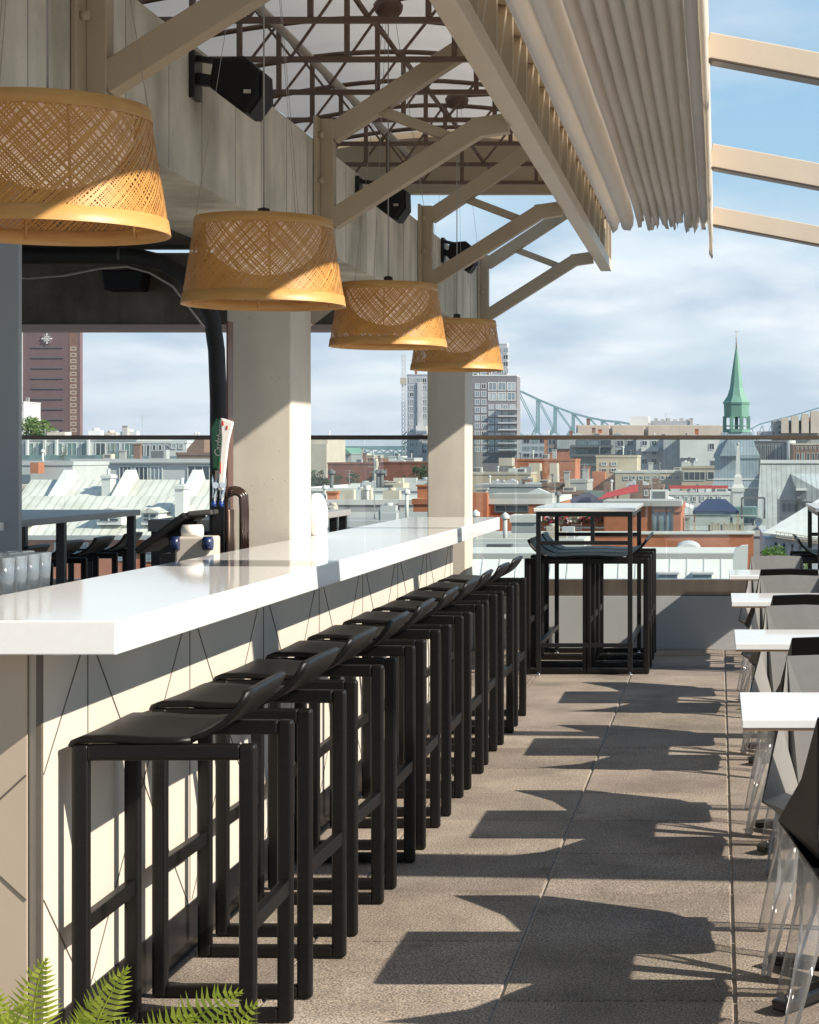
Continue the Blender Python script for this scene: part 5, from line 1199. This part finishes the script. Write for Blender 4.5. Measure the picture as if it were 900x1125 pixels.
# ================= near right
t = bld('orange_brick_hall', 'orange brick hall with a strip window right of the far column', 516, 606, 548, 125, 16, 'orange', 'pale_roof', cap='offwhite'); win(t, 543, 581, 554, 563, pane='win', mull=2, frame='dgrey')
rbx(t, 'brick_return', 516, 537, 541, 600, -.8, -.02, 'orange'); rbx(t, 'coping', 536, 606, 543, 549, .6, 6, 'stone'); 
t = bld('flower_terrace', 'brick terrace wall with red and white flower boxes behind the high table', 590, 692, 557, 118, 8, 'orange', 'gravel', cap='offwhite'); rbx(t, 'white_pipe', 598, 668, 578.5, 580.5, -.2, -.05, 'white')
fl_ = MB(); rf = random.Random(4); c = rel(t, 598, 571, -.3)
for k in range(420):
    p = rel(t, rf.uniform(597, 662), rf.uniform(566, 574), rf.uniform(-.6, -.1)); s_ = .10; u = Vector((rf.gauss(0,1), rf.gauss(0,1), rf.gauss(0,1))).normalized(); v = u.orthogonal().normalized()
    fl_.add([p-u*s_, p-v*s_, p+u*s_, p+v*s_], [(0,1,2,3)], rf.choice([0,0,1,2]))
fl_.build('flower_boxes', [LEAF[0], cmat('red_flowers', (.30,.015,.04)), cmat('white_flowers', (.6,.5,.5))], t, fix=False)
q = MB()
for k in range(5): a = rel(t, 628, 582 - 5*k, -.25); q.box(a.x, a.x + .6, a.y, a.y + .03, a.z, a.z + .05)
for s_ in (0, .6): a = rel(t, 628, 584, -.25); q.box(a.x + s_, a.x + s_ + .05, a.y, a.y + .04, a.z, a.z + 1.7)
q.build('ladder', C['white'], t)
t = bld('brick_corner_block', 'orange brick corner block with a tall grey window behind the high table', 664, 748, 556, 112, 12, 'orange', 'pale_roof'); win(t, 716, 740, 557, 588, pane='winl', frame='dgrey', mull=2, fw=.12, transoms=0); rbx(t, 'coping', 663, 749, 550, 556, -.3, 5, 'stone')
t = bld('low_brick_wall', 'long low orange brick block with a white coping in front of the blue canopy', 520, 828, 585, 95, 1.6, 'orange', 'gravel', cap='offwhite', parapet=.09)
t.rotation_euler = (0,0,0)
t = bld('grey_machine', 'square grey ventilation unit with a pale frame right of the counter end', 562, 589, 566, 92, 2, 'grey', 'grey', cat='ventilation unit', cap='offwhite')
t = bld('near_flat_roof', 'near flat grey roof with pale edges beside the counter end', 470, 640, 592, 84, 6, 'gravel', 'gravel', cap='offwhite'); clutter(t, 530, 620, 592, 3, 77, .4)
t = bld('near_dark_roof', 'dark low roof with rusty ducts beside the counter end', 470, 600, 603, 70, 5, 'stone', 'gravel', cap='lgrey'); rbx(t, 'duct', 532, 560, 599, 606, .6, 1.2, 'dgrey')
# metal mansard with arched dormer
YM = 62
mm = empty('glazed_mansard', (PX(700, YM), YM, GZ), 'pale metal mansard roof with an arched dormer just beyond the glass', 'building'); 
xa, xb = PX(470, YM), PX(812, YM)
MB().box(xa, xb, YM + 1.2, YM + 8, GZ, PZ(612, YM+1)).build('wall', C['offwhite'], mm)
MB().add([(xa, YM, PZ(648, YM)), (xb, YM, PZ(648, YM)), (xb, YM + 1.1, PZ(613, YM + 1.1)), (xa, YM + 1.1, PZ(613, YM+1.1))], [(0,1,2,3)]).build('mansard_face', C['white'], mm, solid=.08, fix=False)
q = MB()
x_ = xa
while x_ < xb: q.bar((x_, YM - .06, PZ(648, YM)), (x_, YM + 1.05, PZ(613, YM+1.1)), .04, .05); x_ += .56
q.build('seam_ribs', C['lgrey'], mm)
MB().box(xa, xb, YM + 1.0, YM + 1.5, PZ(613.5, YM + 1.2), PZ(608, YM + 1.2)).build('gutter', C['stone'], mm)
for pa in (722, 760):
    MB().box(PX(pa, YM-.5), PX(pa + 24, YM-.5), YM - .1, YM + .6, PZ(632, YM-.5), PZ(630, YM-.5)).build('window_hood', C['lgrey'], mm)
    MB().box(PX(pa + 1.5, YM-.5), PX(pa + 22, YM-.5), YM - .05, YM + .5, PZ(646, YM-.5), PZ(632.2, YM-.5)).build('window', C['winl'], mm)
pts = [(PX(741, 70), PZ(606, 70)), (PX(769, 70), PZ(606, 70))] + [(PX(755 + 14*math.cos(t_), 70), PZ(606 - 8.5*math.sin(t_), 70)) for t_ in [math.pi*i/12 for i in range(1, 12)]]
ad = MB().prism(pts, 70, 73).build('arched_dormer', C['lgrey'], mm); MB().box(PX(736, 69.5), PX(772, 69.5), 69.6, 73, PZ(610.5, 69.5), PZ(606.2, 69.5)).build('dormer_sill', C['white'], ad)
MB().box(PX(723, 69.5), PX(805, 69.5), 69.8, 76, PZ(640, 69.5), PZ(610.8, 69.5)).build('upper_roof', C['stone'], mm)
q = MB().prism([(PX(805, 60), PZ(660, 60)), (PX(805.5, 60), PZ(612, 60)), (PX(808, 60), PZ(603, 60)), (PX(815, 60), PZ(599.5, 60)), (PX(822, 60), PZ(599, 60)), (PX(820, 60), PZ(660, 60))], 60, 60.5)
tag(q.build('curved_wall_end', C['white']), 'white curved wall end with a brick back beside the mansard roof', 'wall')
tag(MB().prism([(PX(820, 60), PZ(660, 60)), (PX(821.6, 60), PZ(603, 60)), (PX(824, 60), PZ(610, 60)), (PX(824, 60), PZ(660, 60))], 60.05, 60.45).build('brick_edge', C['orange']), 'narrow orange brick edge behind the white curved wall end', 'wall')
tree('yellow green tree below the white gabled house', 840, 603, 660, 52, 70, 1, 2600, seed=51)
tree('yellow green tree nearer the right edge under the dark chairs', 872, 604, 660, 46, 74, 1, 2000, seed=52)
# canopy terrace
tc_ = bld('roof_terrace_house', 'house with a roof terrace and glass rail under the blue canopy', 744, 842, 583, 120, 9, 'grey', 'pale_roof', cap='lgrey')
rbx(tc_, 'upper_block', 760, 835, 561, 573, 8.5, 12, 'gwin'); rbx(tc_, 'glass_rail', 752, 822, 567, 583, .3, .36, M['glass']); rbx(tc_, 'rail_bar', 748, 832, 566, 567, .25, .4, 'lgrey')
q = MB()
for k in range(12): a = rel(tc_, 778 + 3.4*k, 583, 1.5 + (k%3)); q.box(a.x, a.x + .14, a.y, a.y + .4, a.z - .6, a.z + .3 + .1*(k % 2))
q.build('terrace_chairs', C['sand'], tc_)
cn = empty('blue_canopy', (PX(786, 119), 119, GZ), 'dark blue hipped canopy with a scalloped edge over the roof terrace', 'canopy')
e = [P(761, 562, 118), P(812, 562, 118), P(809, 560, 121.5), P(765, 560, 121.5)]; tp = [P(776, 548.5, 119.5), P(797, 548.5, 119.5)]
MB().add(e + tp, [(0,1,5,4), (1,2,5), (2,3,4,5), (3,0,4)]).build('cover', C['navy'], cn, solid=.04, fix=False)
q = MB()
for k in range(26):
    x_ = PX(761, 118) + (PX(812, 118) - PX(761, 118))*k/26; dx_ = (PX(812,118)-PX(761,118))/26
    q.add([(x_, 117.98, PZ(562,118)), (x_ + dx_, 117.98, PZ(562,118)), (x_ + dx_*.85, 117.98, PZ(565,118)), (x_ + dx_*.15, 117.98, PZ(565,118))], [(0,1,2,3)])
q.build('valance', C['navy'], cn, solid=.02)
for px_ in (763, 811): MB().box(PX(px_-.9, 118), PX(px_+.9, 118), 118.2, 118.35, PZ(586, 118), PZ(562.5, 118)).build('post', C['sand'], cn)
q = MB()
for (a_, b2) in (((815, 547), (840, 547)), ((840, 547), (840, 570)), ((815, 547), (815, 570))): q.bar(P(*a_, 122), P(*b2, 122), .12, .12)
tag(q.build('pergola_frame', C['dgrey']), 'thin dark pergola frame right of the blue canopy', 'pergola')
# white gabled house at right
YW = 100
wh_ = empty('white_gabled_house', (PX(880, YW), YW, GZ), 'big white sloping roofed house with a row of narrow windows at right', 'house')
xw = PX(838, YW)
MB().add([(xw, YW, PZ(587, YW)), (PX(960, YW), YW, PZ(600, YW)), (PX(985, YW+16), YW + 16, PZ(545, YW+16)), (PX(915, YW+16), YW + 16, PZ(540, YW+16))], [(0,1,2,3)]).build('roof', cmat('white_membrane', (.50,.51,.49), var=.05, scale=1), wh_, solid=.15, fix=False)
MB().box(xw + .15, PX(960, YW), YW + .25, YW + 14, GZ, PZ(592, YW)).build('wall', C['bluewall'], wh_)
for k in range(5):
    MB().box(PX(851.5 + 9*k, YW), PX(854 + 9*k, YW), YW + .15, YW + .24, PZ(610.5 + 1*k, YW), PZ(596 + 1.2*k, YW)).build('window', C['win'], wh_)
q = MB().bar(P(852, 584, YW-.1), P(905, 592, YW-.1), .04, .04).bar(P(852, 590, YW-.1), P(905, 598, YW-.1), .04, .04)
for k in range(12): q.bar(P(853 + 4.5*k, 584.1 + .68*k, YW-.1), P(853 + 4.5*k, 591 + .68*k, YW-.1), .03, .03)
q.build('roof_rail', C['sand'], wh_)
ds = MB().lathe([(.001, 0), (.17, .03), (.25, .1), (.26, .1), (.18, .015), (.001, -.02)], (0,0,0), 16)
dob = ds.build('satellite_dish', C['offwhite'], origin=(0,0,0)); dob.location = P(834, 574, 104); dob.rotation_euler = (R(70), 0, R(-30)); tag(dob, 'round satellite dish beside the white sloping roof', 'satellite dish')

# ================= haze
hzm = bpy.data.materials.new('haze_air'); hzm.use_nodes = True; nn = hzm.node_tree.nodes; nn.clear()
ho = nn.new('ShaderNodeOutputMaterial'); pvn = nn.new('ShaderNodeVolumePrincipled'); pvn.inputs['Color'].default_value = (.80,.88,1,1); pvn.inputs['Density'].default_value = .00006; pvn.inputs['Anisotropy'].default_value = .2
hzm.node_tree.links.new(pvn.outputs[0], ho.inputs['Volume'])
hb = MB().box(-9800, 10000, -60, 9100, -22.5, 130).build('haze', hzm, origin=(0, 0, 0)); hb['kind'] = 'stuff'; hb['label'] = 'thin pale blue haze over the city'

# ================= fern in the foreground
FX, FY = -.985, 3.05
fn = empty('planter', (FX, FY, 0), 'dark planter box just below the front left corner', 'planter')
MB().box(FX - .45, FX + .45, FY - .16, FY + .16, .002, .30).build('box', M['blackmetal'], fn, bevel=.01)
MB().box(FX - .43, FX + .43, FY - .14, FY + .14, .28, .305).build('soil', mat('soil', (.03,.02,.015), .95, var=.4, scale=30), fn)
fm_ = leafmat('fern_green', (.60,.66,.10), (.36,.48,.06), 14, .5)
fe = empty('fern', (FX, FY, .305), 'bright green sword ferns with curling fronds in the near left corner', 'fern')
rf = random.Random(12)
def frond(base, tip, sag, n=22, L0=.052):
    base = Vector(base); tip = Vector(tip); q = MB(); pts = []
    for i in range(n + 1):
        t_ = i/n; p = base.lerp(tip, t_) + Vector((.02*math.sin(t_*3 + base.x*9), 0, sag*4*t_*(1-t_) - .03*max(0, t_-.8)**2*25*.2)); pts.append(p)
    q.tube(pts, [.0022*(1 - .7*i/n) for i in range(n + 1)], 5)
    side0 = (tip - base).cross(Vector((0, -1, .15))).normalized()
    for i in range(3, n + 1):
        t_ = i/n; d = (pts[i] - pts[i-1]).normalized(); s_ = (side0 - d*side0.dot(d)).normalized(); nrm = s_.cross(d)
        ln = L0*(math.sin(math.pi*min(1, .22 + t_*.80))**.75)*rf.uniform(.88, 1.08) + .004
        for sg in (-1, 1):
            u = (s_*sg + d*.38 + nrm*rf.uniform(-.15,.25)).normalized(); wv = d*.0040
            a_ = pts[i]; m1 = a_ + u*ln*.5 + nrm*.002; e_ = a_ + u*ln - nrm*.004 + d*.004
            q.add([a_ - wv*.6, a_ + wv*.8, m1 + wv, m1 - wv*.9, e_], [(0,1,2,3), (3,2,4)])
    q.build('frond', fm_, fe, fix=False)
def fr_px(b, t_, yb_, yt, sag, **kw): frond(P(b[0], b[1], yb_), P(t_[0], t_[1], yt), sag, **kw)
fr_px((40, 1225), (58, 1050), 3.05, 3.0, .01, n=26)
fr_px((20, 1230), (8, 1082), 3.1, 3.0, .012)
fr_px((90, 1240), (136, 1060), 3.0, 2.95, .012, n=28)
fr_px((120, 1250), (130, 1118), 2.9, 2.85, .01)
fr_px((150, 1235), (252, 1086), 3.0, 2.9, .03, n=26)
fr_px((190, 1240), (268, 1098), 3.05, 2.95, .01)
fr_px((60, 1250), (-20, 1090), 3.0, 2.9, .02)
fr_px((210, 1250), (232, 1128), 2.95, 2.85, .01)
fr_px((60, 1250), (82, 1120), 2.9, 2.8, .01)
fr_px((10, 1240), (40, 1098), 2.95, 2.86, .015)
fr_px((100, 1240), (108, 1092), 3.1, 3.02, .01)
fr_px((0, 1240), (-8, 1062), 3.05, 3.0, .01)
fr_px((130, 1250), (205, 1112), 3.0, 2.9, .03)
fr_px((40, 1250), (100, 1132), 2.88, 2.78, .02)
fr_px((200, 1250), (262, 1122), 2.9, 2.8, .02)
fr_px((160, 1260), (180, 1135), 2.9, 2.8, .01)
for k in range(8):
    a_ = rf.uniform(0, 6.28); bx_ = FX + rf.uniform(-.35,.35); frond((bx_, FY, .31), (bx_ + .22*math.cos(a_), FY + .1*math.sin(a_) , rf.uniform(.36, .45)), .04, n=16, L0=.04)
for o in list(bpy.data.objects):
    for k_ in ('_hw', '_d', '_px', '_Y'):
        if k_ in o: del o[k_]
